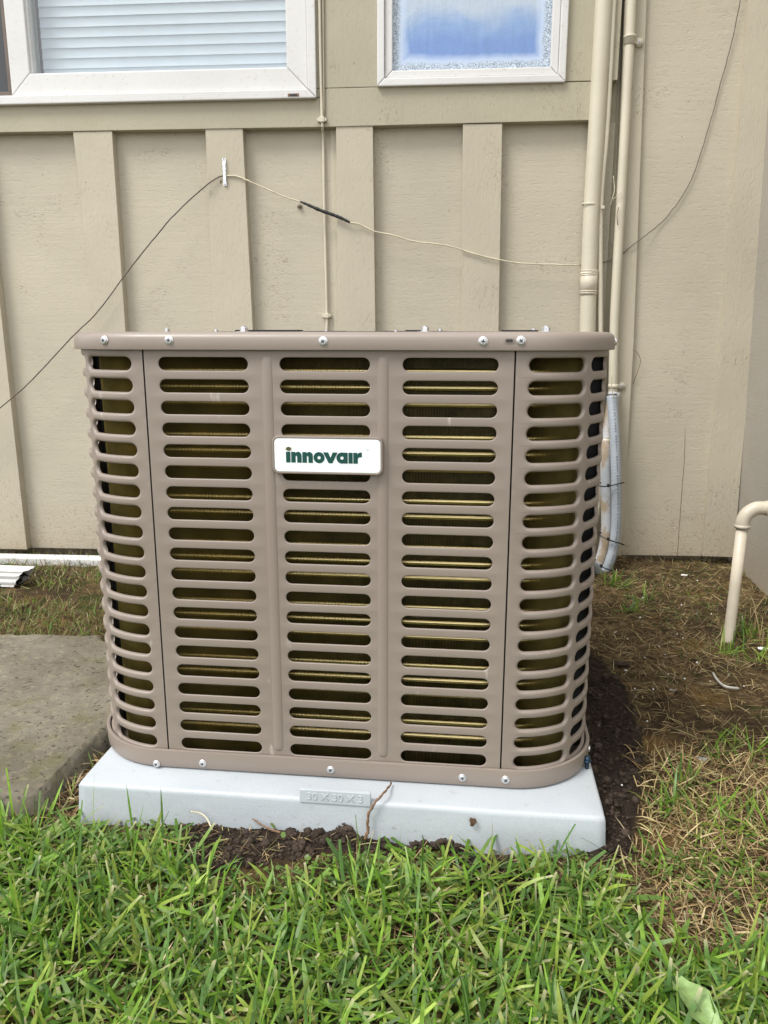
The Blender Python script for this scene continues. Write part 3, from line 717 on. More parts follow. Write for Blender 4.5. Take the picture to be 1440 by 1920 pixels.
for x0_, x1_, yd in ((440, 560, -.2), (940, 1010, -.12), (760, 800, -.15)):
    bm = bmesh.new(); A = onF(x0_, 616, yd); B = onF(x1_, 616, yd); boxm(bm, A[0], B[0], yd, yd+.03, CT+.0004, CT+.0031, .001); bmobj('guard_mount', bm, M_dark, unit)

# badge
P0, P1 = onF(509, 817, FY-.010), onF(718, 892, FY-.010)
bx, bz = .5*(P0[0]+P1[0]), .5*(P0[2]+P1[2]); bw, bh = .5*(P1[0]-P0[0]), .5*(P0[2]-P1[2])
badge = empty('badge', (bx, FY, bz)); badge.parent = unit; badge.location = Vector((bx, FY, bz))-unit.location
def rrect(cx, cz, a, b, r_, n=8):
    o = []
    for sx_, sz_, a0 in ((1, 1, 0), (-1, 1, 90), (-1, -1, 180), (1, -1, 270)):
        for k in range(n+1): t = R(a0+90*k/n); o.append((cx+sx_*(a-r_)+r_*math.cos(t), cz+sz_*(b-r_)+r_*math.sin(t)))
    return o
bm = bmesh.new(); loops = []
for a, b, r_, y_ in ((bw, bh, .0085, FY-.0002), (bw, bh, .0085, FY-.0085), (bw-.0008, bh-.0008, .008, FY-.0098), (bw-.0022, bh-.0022, .007, FY-.0100), (bw-.0030, bh-.0030, .0062, FY-.0090)):
    loops.append([bm.verts.new((x, y_, z)) for x, z in rrect(bx, bz, a, b, r_)])
for A, B in zip(loops[:-1], loops[1:]):
    for k in range(len(A)): bm.faces.new((A[k], A[(k+1) % len(A)], B[(k+1) % len(A)], B[k]))
bm.faces.new(loops[-1]); bmobj('badge_frame', bm, M_taupe, badge, False)
M_white = simple('white badge face', (.80, .86, .85), .25, var=.02); M_green = simple('dark green print', (.004, .058, .048), .35, var=.05)
bm = bmesh.new(); q_ = rrect(bx, bz, bw-.0034, bh-.0034, .006); prism(bm, [(x, FY-.0096, z) for x, z in q_], [(x, FY-.0085, z) for x, z in q_]); bmobj('badge_face', bm, M_white, badge)
# lettering: "innovair" – heavy geometric lower case
def lpoly(bm, pts, y0, y1):
    vs = [bm.verts.new((x, y0, z)) for x, z in pts]; vb = [bm.verts.new((x, y1, z)) for x, z in pts]
    from mathutils.geometry import tessellate_polygon
    for t in tessellate_polygon([[Vector((x, z, 0)) for x, z in pts]]): bm.faces.new([vs[i] for i in t])
    for k in range(len(pts)): bm.faces.new((vs[k], vb[k], vb[(k+1) % len(pts)], vs[(k+1) % len(pts)]))
def lring(bm, cx, cz, ro, ri, y0, y1, n=28):
    a = [bm.verts.new((cx+ro*math.cos(2*math.pi*k/n), y0, cz+ro*math.sin(2*math.pi*k/n))) for k in range(n)]
    b = [bm.verts.new((cx+ri*math.cos(2*math.pi*k/n), y0, cz+ri*math.sin(2*math.pi*k/n))) for k in range(n)]
    for k in range(n): bm.faces.new((a[k], a[(k+1) % n], b[(k+1) % n], b[k]))
Pl = onF(536, 868, FY-.01); Pr = onF(677, 868, FY-.01); Xh = onF(540, 848, FY-.01)[2]-onF(540, 868, FY-.01)[2]
sxx = (Pr[0]-Pl[0])/6.62; lx, lz = Pl[0]+.0004, Pl[2]+.0008
def E2(pts, cx): return [(lx+(cx+a)*sxx, lz+b*Xh) for a, b in pts]
YA, YB = FY-.01005, FY-.0095
def letter_n(cx):
    pts = [(0, 0), (0, 1), (.36, 1), (.38, .90)]+[(.56+.0, 1.02), (.70, 1.0), (.82, .92), (.90, .80), (.92, .64), (.92, 0), (.53, 0), (.53, .52), (.50, .62), (.455, .655), (.41, .62), (.39, .52), (.39, 0)]
    lpoly(bm, E2(pts, cx), YA, YB)
bm = bmesh.new()
lpoly(bm, E2([(0, 0), (0, 1), (.39, 1), (.39, 0)], 0), YA, YB)
letter_n(.46); letter_n(1.45)
ro = .52*Xh
lring(bm, lx+2.92*sxx, lz+.5*Xh, ro, ro*.30, YA, YB)
for v in bm.verts: pass
lpoly(bm, E2([(3.28, 1), (3.72, 1), (3.93, .50), (4.12, 1), (4.54, 1), (4.08, 0), (3.76, 0)], 0), YA-.0001, YB)
lring(bm, lx+4.93*sxx, lz+.5*Xh, ro, ro*.30, YA, YB)
lpoly(bm, E2([(5.02, 0), (5.02, .14), (5.12, .3), (5.12, .7), (5.02, .86), (5.02, 1), (5.43, 1), (5.43, 0)], 0), YA-.00012, YB)
lpoly(bm, E2([(5.50, 0), (5.50, 1), (5.86, 1), (5.86, 0)], 0), YA, YB)
lpoly(bm, E2([(5.92, 0), (5.92, 1), (6.26, 1), (6.28, .86), (6.36, .96), (6.50, 1.04), (6.66, 1.02), (6.66, .60), (6.46, .60), (6.33, .52), (6.31, .40), (6.31, 0)], 0), YA, YB)
bmobj('lettering', bm, M_green, badge)
M_olive = simple('olive dot', (.10, .10, .065), .4, .4); M_gold = simple('thin gold mark', (.55, .45, .2), .4)
dp = onF(541, 841.5, FY-.01)
bm = bmesh.new(); lathe(bm, [(.0034, 0), (.0034, .0006), (0, .0006)], 20, Matrix.Translation((dp[0], FY-.0096, dp[2])) @ Matrix.Rotation(R(90), 4, 'X') @ Matrix.Scale(.82, 4, (0, 1, 0))); bmobj('dot', bm, M_olive, badge)
for sg in (-1, 1):
    bm = bmesh.new(); boxm(bm, dp[0]+sg*.0038-.0003, dp[0]+sg*.0038+.0003, FY-.0101, FY-.0096, dp[2]-.0024, dp[2]+.0024); bmobj('gold_mark', bm, M_gold, badge)
dp = onF(689, 843, FY-.01); bm = bmesh.new(); lring(bm, dp[0], dp[2], .0017, .0013, FY-.0100, 0, 18); boxm(bm, dp[0]-.0005, dp[0]+.0005, FY-.01, FY-.0096, dp[2]-.0006, dp[2]+.0006); bmobj('registered_mark', bm, simple('pale print', (.55, .6, .6), .4), badge)

# ============================================================ PAD
pad = empty('equipment_pad', (0, 0, 0), 'square pale blue-grey plastic equipment pad under the condenser, marked 30 X 30 X 3', 'pad')
bm = bmesh.new(); PT = .0765
n_ = 64
def padpt(s, o, z):
    lq = 2*PAD; q = int(s//1); t = s-q; pts = [(-PAD+o, -PAD+o), (PAD-o, -PAD+o), (PAD-o, PAD-o), (-PAD+o, PAD-o)]
    a, b = pts[q % 4], pts[(q+1) % 4]; return (a[0]+(b[0]-a[0])*t, a[1]+(b[1]-a[1])*t, z)
prof = [(-.006, -.03), (-.005, .0), (-.003, .02), (-.001, .045), (0, .069), (.0008, .0732), (.0026, .0756), (.0055, PT), (.05, PT), (.2, PT)]
rows = []
for o_, z_ in prof:
    row = []
    for k in range(4*n_):
        x, y, z = padpt(k/n_, o_, z_)
        c = k % n_
        if c == 0 and z_ > -.1:   # soften the upright corners
            x *= .9965; y *= .9965
        elif c in (1, n_-1): x *= .9993; y *= .9993
        if z_ < .07:
            wv = .0022*float(fbm(np.array(x*6+z*20), np.array(y*6+7), 1.0, 2, 61)); x += np.sign(x)*wv*(abs(x) > PAD-.02); y += np.sign(y)*wv*(abs(y) > PAD-.02)
        row.append(bm.verts.new((x, y, z)))
    rows.append(row)
for A, B in zip(rows[:-1], rows[1:]):
    for k in range(4*n_): bm.faces.new((A[k], A[(k+1) % (4*n_)], B[(k+1) % (4*n_)], B[k]))
bm.faces.new(rows[-1]); bmobj('pad_body', bm, M_pad, pad, True)
# raised plate with the size
A, B = onF(561, 1479, -PAD-.001), onF(695, 1511, -PAD-.001)
plate_c = (.5*(A[0]+B[0]), .5*(A[2]+B[2])-.001)
bm = bmesh.new(); pw, ph = .5*(B[0]-A[0]), .0105
q_ = [(plate_c[0]-pw, plate_c[1]-ph), (plate_c[0]+pw, plate_c[1]-ph), (plate_c[0]+pw, plate_c[1]+ph), (plate_c[0]-pw, plate_c[1]+ph)]
prism(bm, [(x, -PAD-.0014, z) for x, z in q_], [(x, -PAD+.004, z) for x, z in q_], .0012); bmobj('size_plate', bm, M_padlight, pad)
cu_ = bpy.data.curves.new('size_text', 'FONT'); cu_.body = '30 X 30 X 3'; cu_.size = .0150; cu_.extrude = .0006; cu_.align_x = 'CENTER'; cu_.align_y = 'CENTER'; cu_.space_character = 1.08
cu_.bevel_depth = .0002
to = bpy.data.objects.new('size_text', cu_); COL.objects.link(to); bpy.context.view_layer.update()
dg = bpy.context.evaluated_depsgraph_get(); tme = bpy.data.meshes.new_from_object(to.evaluated_get(dg)); bpy.data.objects.remove(to)
o = bpy.data.objects.new('size_text', tme); COL.objects.link(o); tme.materials.clear(); tme.materials.append(M_padlight); o.parent = pad
o.location = (plate_c[0], -PAD-.0014, plate_c[1]); o.rotation_euler = (R(90), 0, 0)
# blue anchor screw
P_ = G(1100, 1441, PT); bm = bmesh.new(); M = Matrix.Translation(P_.tolist())
lathe(bm, [(.0026, -.01), (.0026, .012), (.0066, .0125), (.0066, .0145), (.0048, .015)], 14, M); lathe(bm, [(.0048, .0149), (.0048, .020), (0, .0205)], 6, M)
for k in range(4): lathe(bm, [(.0026, .002+.0028*k), (.0036, .003+.0028*k), (.0026, .004+.0028*k)], 12, M)
tag(bmobj('anchor_screw', bm, M_bluescrew, None, True), 'dark blue hex head anchor screw in the right corner of the pad', 'screw')

# ============================================================ CONDUITS, CABLES
def pipe_thing(name, label, cat, base): return empty(name, [float(v) for v in base], label, cat)
def wall_path(px, off): return [WX(x, y, off) for x, y in px]
def band(bm, P, axis, r_, h, n=20, mi=0):
    M = frame_to(axis, P); lathe(bm, [(r_*.97, -h), (r_, -h), (r_, h), (r_*.97, h)], n, M, mi)
# 1 thick conduit
pA = wall_path([(1138, -150), (1132, 0), (1119, 230), (1109, 400), (1104, 530), (1100, 700), (1099, 760)], .032); pA.append(wp(wuv(1100, 900, .032)[0], .12, .032))
t1 = pipe_thing('conduit_pipe', 'thick cream painted conduit left of the pipe pair with taped joint', 'pipe', pA[-1])
tube('pipe', smoothpath(pA, 6), .0230, M_pvc, t1, 20)
bm = bmesh.new(); mid = WX(1104, 530, .032); ax = np.array(pA[3])-np.array(pA[4]); ax /= np.linalg.norm(ax)
band(bm, mid, ax, .0248, .034)
for t_off in (-.030, -.024, .026, .032, .021): band(bm, mid+ax*t_off, ax+np.array([.05*random.uniform(-1, 1), 0, 0]), .0256, .0014)
bmobj('tape_wrap', bm, M_pvc2, t1, True)
bm = bmesh.new(); mid = WX(1107, 384, .032); band(bm, mid, ax+np.array([.10, 0, 0]), .0245, .0022)
e_ = WX(1131, 388, .050); boxm(bm, e_[0]-.006, e_[0]+.004, e_[1]-.003, e_[1]+.004, e_[2]-.006, e_[2]+.003, .001); bmobj('zip_tie', bm, M_pvc, t1, True)
# 2 thin conduit
pB = wall_path([(1156, -150), (1151, 0), (1139, 230), (1127, 385), (1126, 560), (1127, 760)], .034); pB.append(wp(wuv(1127, 900, .022)[0], .15, .022))
t2 = pipe_thing('thin_conduit', 'thin painted cable conduit squeezed behind the thick conduit', 'pipe', pB[-1]); tube('pipe', smoothpath(pB, 6), .0070, M_pvc, t2, 12)
# 3 second conduit with couplings
pC = wall_path([(1193, -150), (1184, 0), (1180, 90), (1166, 345), (1154, 560), (1151, 640), (1149, 745)], .040)
t3 = pipe_thing('strapped_conduit', 'straight cream conduit with strap clamps running beside the corner strip', 'pipe', pC[-1])
tube('pipe', smoothpath(pC, 6), .0132, M_pvc, t3, 18)
bm = bmesh.new(); m0 = WX(1181, 76, .040); ax = np.array(pC[1])-np.array(pC[2]); ax /= np.linalg.norm(ax)
lathe(bm, [(.0134, -.010), (.0155, -.009), (.0155, .006), (.0170, .007), (.0170, .011), (.0134, .012)], 20, frame_to(ax, m0)); bmobj('coupling', bm, M_pvc, t3, True)
for (cx_, cy_), (ex, ey) in (((1181, 80), (1198, 80)), ((1150, 724), (1165, 724))):
    c_ = WX(cx_, cy_, .04); e_ = WX(ex, ey, .026); bm = bmesh.new(); band(bm, c_, (0, 0, 1), .0150, .0062)
    M = frame_to(-WN, e_); lathe(bm, [(.0115, -.003), (.0115, .002), (0, .0022)], 18, M)
    boxm(bm, c_[0]+.012, e_[0], e_[1]-.004, e_[1]+.004, e_[2]-.0055, e_[2]+.0055, .001)
    bmobj('strap_clamp', bm, M_pvc, t3, True)
    so = screw(e_-WN*.002, tuple(-WN), t3, .8)
# 4 grey flexible conduit and scuffed pipe behind the unit
pD = wall_path([(1152, 742), (1154, 800), (1155, 880), (1156, 950), (1154, 1000), (1146, 1045), (1128, 1078)], .10)
pD += [wp(wuv(1095, 1100, .16)[0], .075, .16), wp(.42, .085, .30)]
t4 = pipe_thing('flexible_conduit', 'pale blue-grey flexible conduit curving down behind the right side', 'conduit', pD[-1])
pD[0] = pD[0]+WN*.04; pD[1] = pD[1]+WN*.02
tube('hose', smoothpath(pD, 8), .0148, M_flex, t4, 20)
bm = bmesh.new(); M = frame_to(np.array(pD[0])-np.array(pD[1]), pD[0]); lathe(bm, [(.0138, .0), (.0150, .0008), (.0152, -.003)], 18, M); lathe(bm, [(0, .0010), (.0125, .0010)], 18, M); bmobj('hose_mouth', bm, M_recess, t4, True)
sp4 = smoothpath(pD, 16)
M_print = simple('grey print on conduit', (.16, .18, .2), .5, var=.3)
bm = bmesh.new()     # line of printing on the hose, worn to dashes
for k in range(4, 86):
    if k % 7 in (5,) or random.random() < .18: continue
    a = sp4[k]; b = sp4[k+1]; t = (b-a)/np.linalg.norm(b-a); vw = CP-a; vw -= t*(vw@t); vw /= np.linalg.norm(vw); sd_ = np.cross(t, vw); o_ = vw*.0151*math.cos(.25)+sd_*-.0151*math.sin(.25)
    wdt = .0018*random.uniform(.5, 1.3); q4 = [a+o_-sd_*wdt, a+o_+sd_*wdt, a+(b-a)*.62+o_+sd_*wdt, a+(b-a)*.62+o_-sd_*wdt]
    bm.faces.new([bm.verts.new(tuple(v)) for v in q4])
tag(bmobj('print', bm, M_print, t4), kind='stuff')
pE = wall_path([(1150, 735), (1138, 800), (1136, 850), (1137, 920), (1138, 990), (1130, 1040), (1110, 1078)], .07)
pE[0] = WX(1152, 735, .042); pE[1] = WX(1142, 800, .05)
pE += [wp(wuv(1095, 1090, .10)[0]-.05, .07, .14), wp(.38, .08, .30)]
t5 = pipe_thing('scuffed_conduit', 'scuffed grey conduit with flaking cream paint left of the flexible conduit', 'conduit', pE[-1])
tube('pipe', smoothpath(pE, 8), .0178, M_scuff, t5, 18)
for (x, y), dr in (((1138, 826), .001), ): 
    bm = bmesh.new(); band(bm, WX(x, y, .06), (0, 0, 1), .0190, .006); bmobj('strap', bm, M_pvc2, t5, True)
def ziptie(x0, y0, x1, y1, lab):
    # loop round both conduits
    a = WX(x0, y0, .09); b = WX(x1, y1, .11); c = .5*(a+b); dv = b-a; L_ = np.linalg.norm(dv)/2; dv /= 2*L_; P = []
    for k in range(25): t = 2*math.pi*k/24; P.append(c+dv*L_*math.cos(t)-WN*.024*math.sin(t)+np.array([0, 0, .003*math.sin(2*t)]))
    bm = bmesh.new(); tubem(bm, P, .0019, 6, False); e_ = c-WN*.024-dv*L_*.35; boxm(bm, e_[0]-.004, e_[0]+.004, e_[1]-.004, e_[1]+.002, e_[2]-.004, e_[2]+.005, .001)
    tag(bmobj('zip_tie', bm, M_tie, None, True), lab, 'zip tie', 'black zip ties holding the conduits together')
ziptie(1122, 909, 1170, 905, 'black zip tie round both conduits, highest of the three')
ziptie(1122, 1000, 1170, 1022, 'black zip tie round both conduits, middle one above the bend')
ziptie(1112, 1050, 1150, 1072, 'black zip tie at the bend of the conduits near the ground')
# thin dark wire at the conduit mouth
tube('lead_wire', smoothpath([WX(1147, 700, .10), WX(1147, 725, .10), WX(1151, 748, .095)], 5), .0012, M_wire_light, t4, 6)
# coax cables on the wall
cx1 = wall_path([(597, -140), (599, 0), (601, 120), (604, 225)], TO+.006)
cx2 = [WX(604, 225, TO+.006), WX(605, 240, TO+.003), WX(606, 262, .010), WX(608, 380, .008), WX(613, 590, .008), WX(612, 660, .008), wp(wuv(612, 800, 0)[0], .2, .008)]
cb = pipe_thing('painted_cable', 'beige painted cable stapled straight down the wall between the windows', 'cable', cx2[-1])
tube('cable', smoothpath(cx1+cx2[1:], 6), .0042, M_pvc, cb, 10)
tube('cable', smoothpath([p_+WT*.0085 for p_ in wall_path([(597, -140), (600, 0), (601, 110), (602, 221)], TO+.004)], 6), .003, M_cable, cb, 8)
for x, y, of in ((604, 225, TO), (613, 592, .002)):
    c_ = WX(x, y, of+.005); bm = bmesh.new(); boxm(bm, c_[0]-.013, c_[0]+.013, c_[1]-.006, c_[1]+.004, c_[2]-.0045, c_[2]+.0045, .0015); boxm(bm, c_[0]-.007, c_[0]+.007, c_[1]-.009, c_[1]+.004, c_[2]-.007, c_[2]+.007, .002); bmobj('cable_clip', bm, M_pvc, cb, False)
wallquad('batten', [(619, 240), (631, 240), (637, 660), (627, 660)], .006, .0005, M_batten, house, .0015)
# loose wires
w1 = [WX(-200, 925, .10), WX(0, 765, .075), WX(60, 712, .07), WX(135, 632, .06), WX(185, 582, .05), WX(240, 508, .046), WX(285, 452, .046), WX(320, 410, .045), WX(360, 371, .043), WX(390, 345, .04), WX(410, 332, .036), WX(421, 329, .0335)]
wires = pipe_thing('loose_wire', 'thin loose wire drooping across the wall from the metal hanger with a black taped splice', 'wire', w1[-1])
def wob(P, a, n=6):
    Q = smoothpath(P, n); r2 = random.Random(3); return [q_+np.array([r2.uniform(-a, a), r2.uniform(-a, a)*.3, r2.uniform(-a, a)]) for q_ in Q]
tube('dark_wire', wob(w1, .0006), .0020, M_wire_dark, wires, 7)
w2 = [WX(421, 329, .0335), WX(445, 331, .034), WX(470, 341, .036), WX(505, 357, .038), WX(540, 371, .039), WX(565, 379, .04)]
tube('light_wire', wob(w2, .0006), .0021, M_wire_light, wires, 7)
w3 = smoothpath([WX(563, 378, .04), WX(575, 383, .04), WX(600, 394, .041), WX(625, 403, .041), WX(640, 409, .041), WX(656, 417, .041)], 6)
bm = bmesh.new(); tubem(bm, w3, [.0025+.0022*min(1, 3*min(i/len(w3), 1.05-i/len(w3)))*(1+.25*math.sin(i*1.9)) for i in range(len(w3))], 8); bmobj('tape_splice', bm, M_black, wires, True)
w4 = [WX(656, 417, .041), WX(675, 421, .038), WX(700, 433, .038), WX(735, 441, .038), WX(780, 453, .038), WX(830, 459, .038), WX(868, 469, .036), WX(900, 479, .036), WX(940, 488, .036), WX(980, 494, .03), WX(1030, 496, .03), WX(1087, 497, .03)]
tube('light_wire', wob(w4, .0007), .0021, M_wire_light, wires, 7)
w5 = [WX(1085, 497, .012), WX(1130, 492, .004), WX(1150, 487, .004), WX(1165, 478, .02), WX(1178, 466, .028), WX(1200, 449, .028), WX(1235, 422, .012), WX(1262, 392, .012), WX(1290, 350, .012), WX(1310, 300, .012), WX(1330, 235, .012), WX(1350, 160, .012), WX(1372, 80, .014), WX(1388, 0, .02), WX(1400, -90, .03)]
tag(tube('thin_wire', wob(w5, .0008), .0013, M_wire_dark, None, 7), 'thin dark wire hanging in a curve on the right hand siding', 'wire')
# metal hanger
bm = bmesh.new(); H0, H1 = WX(420, 299, BO+.004), WX(422, 346, BO+.004); n_h = 12
for k in range(n_h):
    t = k/(n_h-1); c_ = H0+(H1-H0)*t; wdt = .0048 if k in (0, 1, n_h-1, n_h-2) else (.0036 if k % 2 else .0046); yb = -.002 if 2 <= k <= n_h-3 else 0
    boxm(bm, c_[0]-wdt, c_[0]+wdt, c_[1]+yb-.0008, c_[1]+yb+.0008, c_[2]-.0029, c_[2]+.0027)
for c_ in (H0, H1): lathe(bm, [(.0018, 0), (.0018, .0014), (0, .0014)], 10, frame_to(-WN, c_), 1)
tag(bmobj('metal_hanger', bm, [M_steel, M_recess], None), 'small toothed galvanised metal strap holding up the loose wire', 'bracket')
bm = bmesh.new(); lathe(bm, [(.0050, 0), (.0042, .0009), (0, .001)], 12, frame_to(-WN, WX(414, 341, BO)) @ Matrix.Scale(.6, 4, (1, 0, 0))); bmobj('paint_chip', bm, M_twig, house)
# cocoon by the taped splice
c_ = WX(562, 386, .004); bm = bmesh.new(); lathe(bm, [(0, 0), (.006, .002), (.0075, .006), (.005, .012), (0, .016)], 10, Matrix.Translation(c_.tolist()) @ Matrix.Rotation(R(115), 4, 'Y') @ Matrix.Translation((0, 0, -.008)))
tag(bmobj('cocoon', bm, simple('grey cocoon', (.26, .23, .18), .8, var=.4, scale=200), None, True), 'small grey cocoon on the siding below the taped splice', 'cocoon')
# curled thread on the right siding
tag(tube('plant_thread', smoothpath([WX(1182, 657, .012), WX(1192, 658, .02), WX(1201, 675, .022), WX(1196, 695, .018), WX(1187, 720, .012)], 8), .0008, M_twig, None, 6), 'curled hair-thin brown tendril on the siding right of the unit', 'plant stem')
tg = empty('dead_tendril', WX(1152, 380, .03).tolist(), 'dry forked tendril caught between the two painted conduits', 'plant stem')
tube('stem', smoothpath([WX(1150, 330, .03), WX(1152, 355, .04), WX(1148, 372, .045), WX(1145, 385, .04)], 5), .0011, M_wire_light, tg, 5)
tube('stem', smoothpath([WX(1148, 374, .045), WX(1157, 368, .055), WX(1166, 359, .06)], 5), .001, M_wire_light, tg, 5)
tube('stem', smoothpath([WX(1160, 388, .058), WX(1157, 405, .058), WX(1158, 422, .058)], 5), .0012, M_twig, tg, 5)

# ---- drain pipe on the right
EL = G(1365, 1207, .005)      # foot
yd_ = EL[1]
def atY(x, y, Y_): d_ = ray(x, y); return CP+d_*((Y_-CP[1])/d_[1])
top_ = atY(1392, 985, yd_+.02)
dr = pipe_thing('drain_pipe', 'cream plastic drain pipe with elbow coming out of the side wall into the ground', 'pipe', EL)
rr_ = .5*np.linalg.norm(atY(1402, 1000, yd_)-atY(1380, 1000, yd_))*.98
foot = EL+(EL-top_)*.12
tube('pipe', [foot, EL, .5*(EL+top_), top_], rr_, M_pvc2, dr, 22)
c_out = np.array([sp_(0, 0)[0]+.004, yd_+.02, atY(1425, 962, yd_)[2]])
el = [top_+np.array([0, 0, -.004]), top_+np.array([.0005, 0, .012]), top_+np.array([.008, 0, .028]), top_+np.array([.024, 0, .040]), top_+np.array([.040, 0, .042]), top_+np.array([.052, 0, .042])]
tube('elbow', smoothpath(el, 5), rr_*1.24, M_pvc2, dr, 22)
bm = bmesh.new(); band(bm, el[0]+np.array([0, 0, .002]), (0, 0, 1), rr_*1.36, .004, 22); bmobj('elbow_lip', bm, M_pvc2, dr, True)
bm = bmesh.new(); band(bm, el[-1]+np.array([-.002, 0, 0]), (1, 0, 0), rr_*1.36, .004, 22); bmobj('elbow_lip', bm, M_pvc2, dr, True)
sw_x = float(sp_(W0-yd_, 0)[0])
tube('stub', [el[-1]-np.array([.004, 0, 0]), np.array([max(sw_x+.06, el[-1][0]+.03), el[-1][1], el[-1][2]])], rr_*.95, M_scuff, dr, 18)

# ---- white trim board and downspout on the left
ub = [WX(-330, 1046, .075), WX(178, 1047, .075)]
bm = bmesh.new(); zb_, zt_ = .004, .038
A = wuv(-330, 1046, .09)[0]; B = wuv(186, 1047, .09)[0]; zt_ = wuv(60, 1047, .09)[1]; zb_ = zt_-.05
prism(bm, [wp(A, zb_, .09), wp(B+.14, zb_, .09), wp(B+.14, zt_, .09), wp(A, zt_, .09)], [wp(A, zb_, .055), wp(B+.14, zb_, .055), wp(B+.14, zt_+.004, .055), wp(A, zt_+.004, .055)], .003)
tag(bmobj('foundation_strip', bm, M_vinyl, None), 'white vinyl strip lying along the foot of the wall on the left', 'board')
dn = G(48, 1104, .01); ln = G(-600, 1104, .01)
ds = pipe_thing('downspout_end', 'white corrugated downspout end with torn black mouth lying in the grass', 'downspout', dn)
bm = bmesh.new(); prof_ = []; hw_, hh_ = .030, .023
for k in range(40):
    t = k/40*4; q = int(t); f_ = t-q; cr_ = .0012*math.sin(f_*math.pi*5)*(0 if q == 2 else 1)
    prof_.append([(-hw_+2*hw_*f_, -hh_+cr_), (hw_-cr_, -hh_+2*hh_*f_), (hw_-2*hw_*f_, hh_-cr_), (-hw_+cr_, hh_-2*hh_*f_)][q])
rows = []
for i in range(30):
    row = []
    for k, (a, b) in enumerate(prof_):
        x = dn[0]-i*.03; 
        if i == 0: x = dn[0]-.012+.022*math.sin(2*math.pi*(k-14)/40)+.0025*math.sin(k*1.7)
        row.append(bm.verts.new((x, dn[1]+.02+a, .040+b)))
    rows.append(row)
for A_, B_ in zip(rows[:-1], rows[1:]):
    for k in range(40): bm.faces.new((A_[k], A_[(k+1) % 40], B_[(k+1) % 40], B_[k]))
bmobj('spout', bm, M_vinyl, ds, False)
bm = bmesh.new(); vs = [bm.verts.new((dn[0]-.036, dn[1]+.02+a*.93, .040+b*.93)) for a, b in prof_]; bm.faces.new(vs); bmobj('dark_mouth', bm, M_dark, ds)
bm = bmesh.new()
for k in range(7):
    a_ = random.uniform(-hw_, hw_*.6); z_ = random.uniform(.02, .055); l_ = random.uniform(.015, .04)
    v = [bm.verts.new((dn[0]-.03, dn[1]+.02+a_, z_)), bm.verts.new((dn[0]-.03, dn[1]+.02+a_+.01, z_+.006)), bm.verts.new((dn[0]-.03+l_, dn[1]+.02+a_-.004, z_-.006))]; bm.faces.new(v)
bmobj('torn_flaps', bm, M_dark, ds)

# ============================================================ VEGETATION AND LITTER
def blades(name, n, xy, length, width, lean, tints, mat, curl=.9, cut=.5, zoff=0, az=None, seg=4, tip_pale=True):
    n = len(xy); x0, y0 = xy[:, 0], xy[:, 1]; z0 = gh(x0, y0)-.003+zoff
    az = rng.uniform(0, 2*math.pi, n) if az is None else az
    Lh = length; th0 = lean; cv = curl*rng.uniform(-.3, 1, n); wd = width
    P = np.zeros((n, seg+1, 3)); cx, cy, cz = x0.copy(), y0.copy(), z0.copy(); th = th0.copy(); yawd = az.copy(); yt = rng.normal(0, .18, n)
    P[:, 0] = np.stack([cx, cy, cz], -1)
    for k in range(1, seg+1):
        ds_ = Lh/seg; cx = cx+np.sin(th)*np.cos(yawd)*ds_; cy = cy+np.sin(th)*np.sin(yawd)*ds_; cz = np.maximum(cz+np.cos(th)*ds_, z0+.002); th = np.minimum(th+cv/seg, 1.9); yawd = yawd+yt/seg
        P[:, k] = np.stack([cx, cy, cz], -1)
    side_az = az+math.pi/2+rng.normal(0, .5, n); tw = rng.normal(0, .35, n)
    sv = np.stack([np.cos(side_az)*np.cos(tw), np.sin(side_az)*np.cos(tw), np.sin(tw)], -1)
    iscut = rng.random(n) < cut
    prof_ = np.array([.55, .95, 1.0, .85, .0]) if seg == 4 else np.linspace(1, 0, seg+1)
    Wp = np.tile(prof_, (n, 1)); Wp[:, -1] = np.where(iscut, .62, .06)
    L_ = P-sv[:, None]*(wd[:, None]*Wp/2)[..., None]; R_ = P+sv[:, None]*(wd[:, None]*Wp/2)[..., None]
    V = np.stack([L_, R_], 2).reshape(-1, 3)
    base = (np.arange(n)*(seg+1)*2)[:, None]; q = []
    for k in range(seg): q.append(base+np.array([[2*k, 2*k+1, 2*k+3, 2*k+2]]))
    Fc = np.stack(q, 1).reshape(-1, 4)
    C = np.zeros((n, seg+1, 2, 4)); C[..., 3] = 1; C[..., :3] = tints[:, None, None, :]
    if tip_pale:
        pale = np.array([.55, .50, .30]); m_ = (iscut & (rng.random(n) < .4)); C[m_, -1, :, :3] = pale
        C[:, 0, :, :3] = C[:, 0, :, :3]*.6+np.array([.20, .19, .08])*.4
    o = npobj(name, V, Fc, mat, None, True, C.reshape(-1, 4)); tag(o, kind='stuff'); return o
def scatter(n, x0, x1, y0, y1, fn):
    x = rng.uniform(x0, x1, n); y = rng.uniform(y0, y1, n); m_ = rng.random(n) < fn(x, y); return np.stack([x[m_], y[m_]], -1)
def free(x, y, mpad=.0):
    return ~((np.abs(x) < PAD+mpad) & (np.abs(y) < PAD+mpad)) & (polydist(x, y, slab_poly) < -.004)
greens = np.array([(.12, .235, .024), (.165, .30, .034), (.085, .18, .024), (.20, .34, .045), (.07, .15, .03), (.26, .35, .06), (.12, .22, .055), (.17, .27, .07), (.24, .30, .06)])*1.25
straws = np.array([(.42, .31, .15), (.34, .24, .11), (.50, .40, .22), (.26, .17, .085), (.20, .12, .06), (.38, .33, .14)])
def pick(pal, n, jit=.15): return pal[rng.integers(0, len(pal), n)]*(1+rng.normal(0, jit, (n, 1))).clip(.6, 1.5)
def lushf(x, y):
    d_ = polydist(x, y, lush); return np.where(free(x, y, .01), np.clip(.5+d_/.05, 0, 1)*(.75+.5*fbm(x, y, 9, 3, 77)), 0)
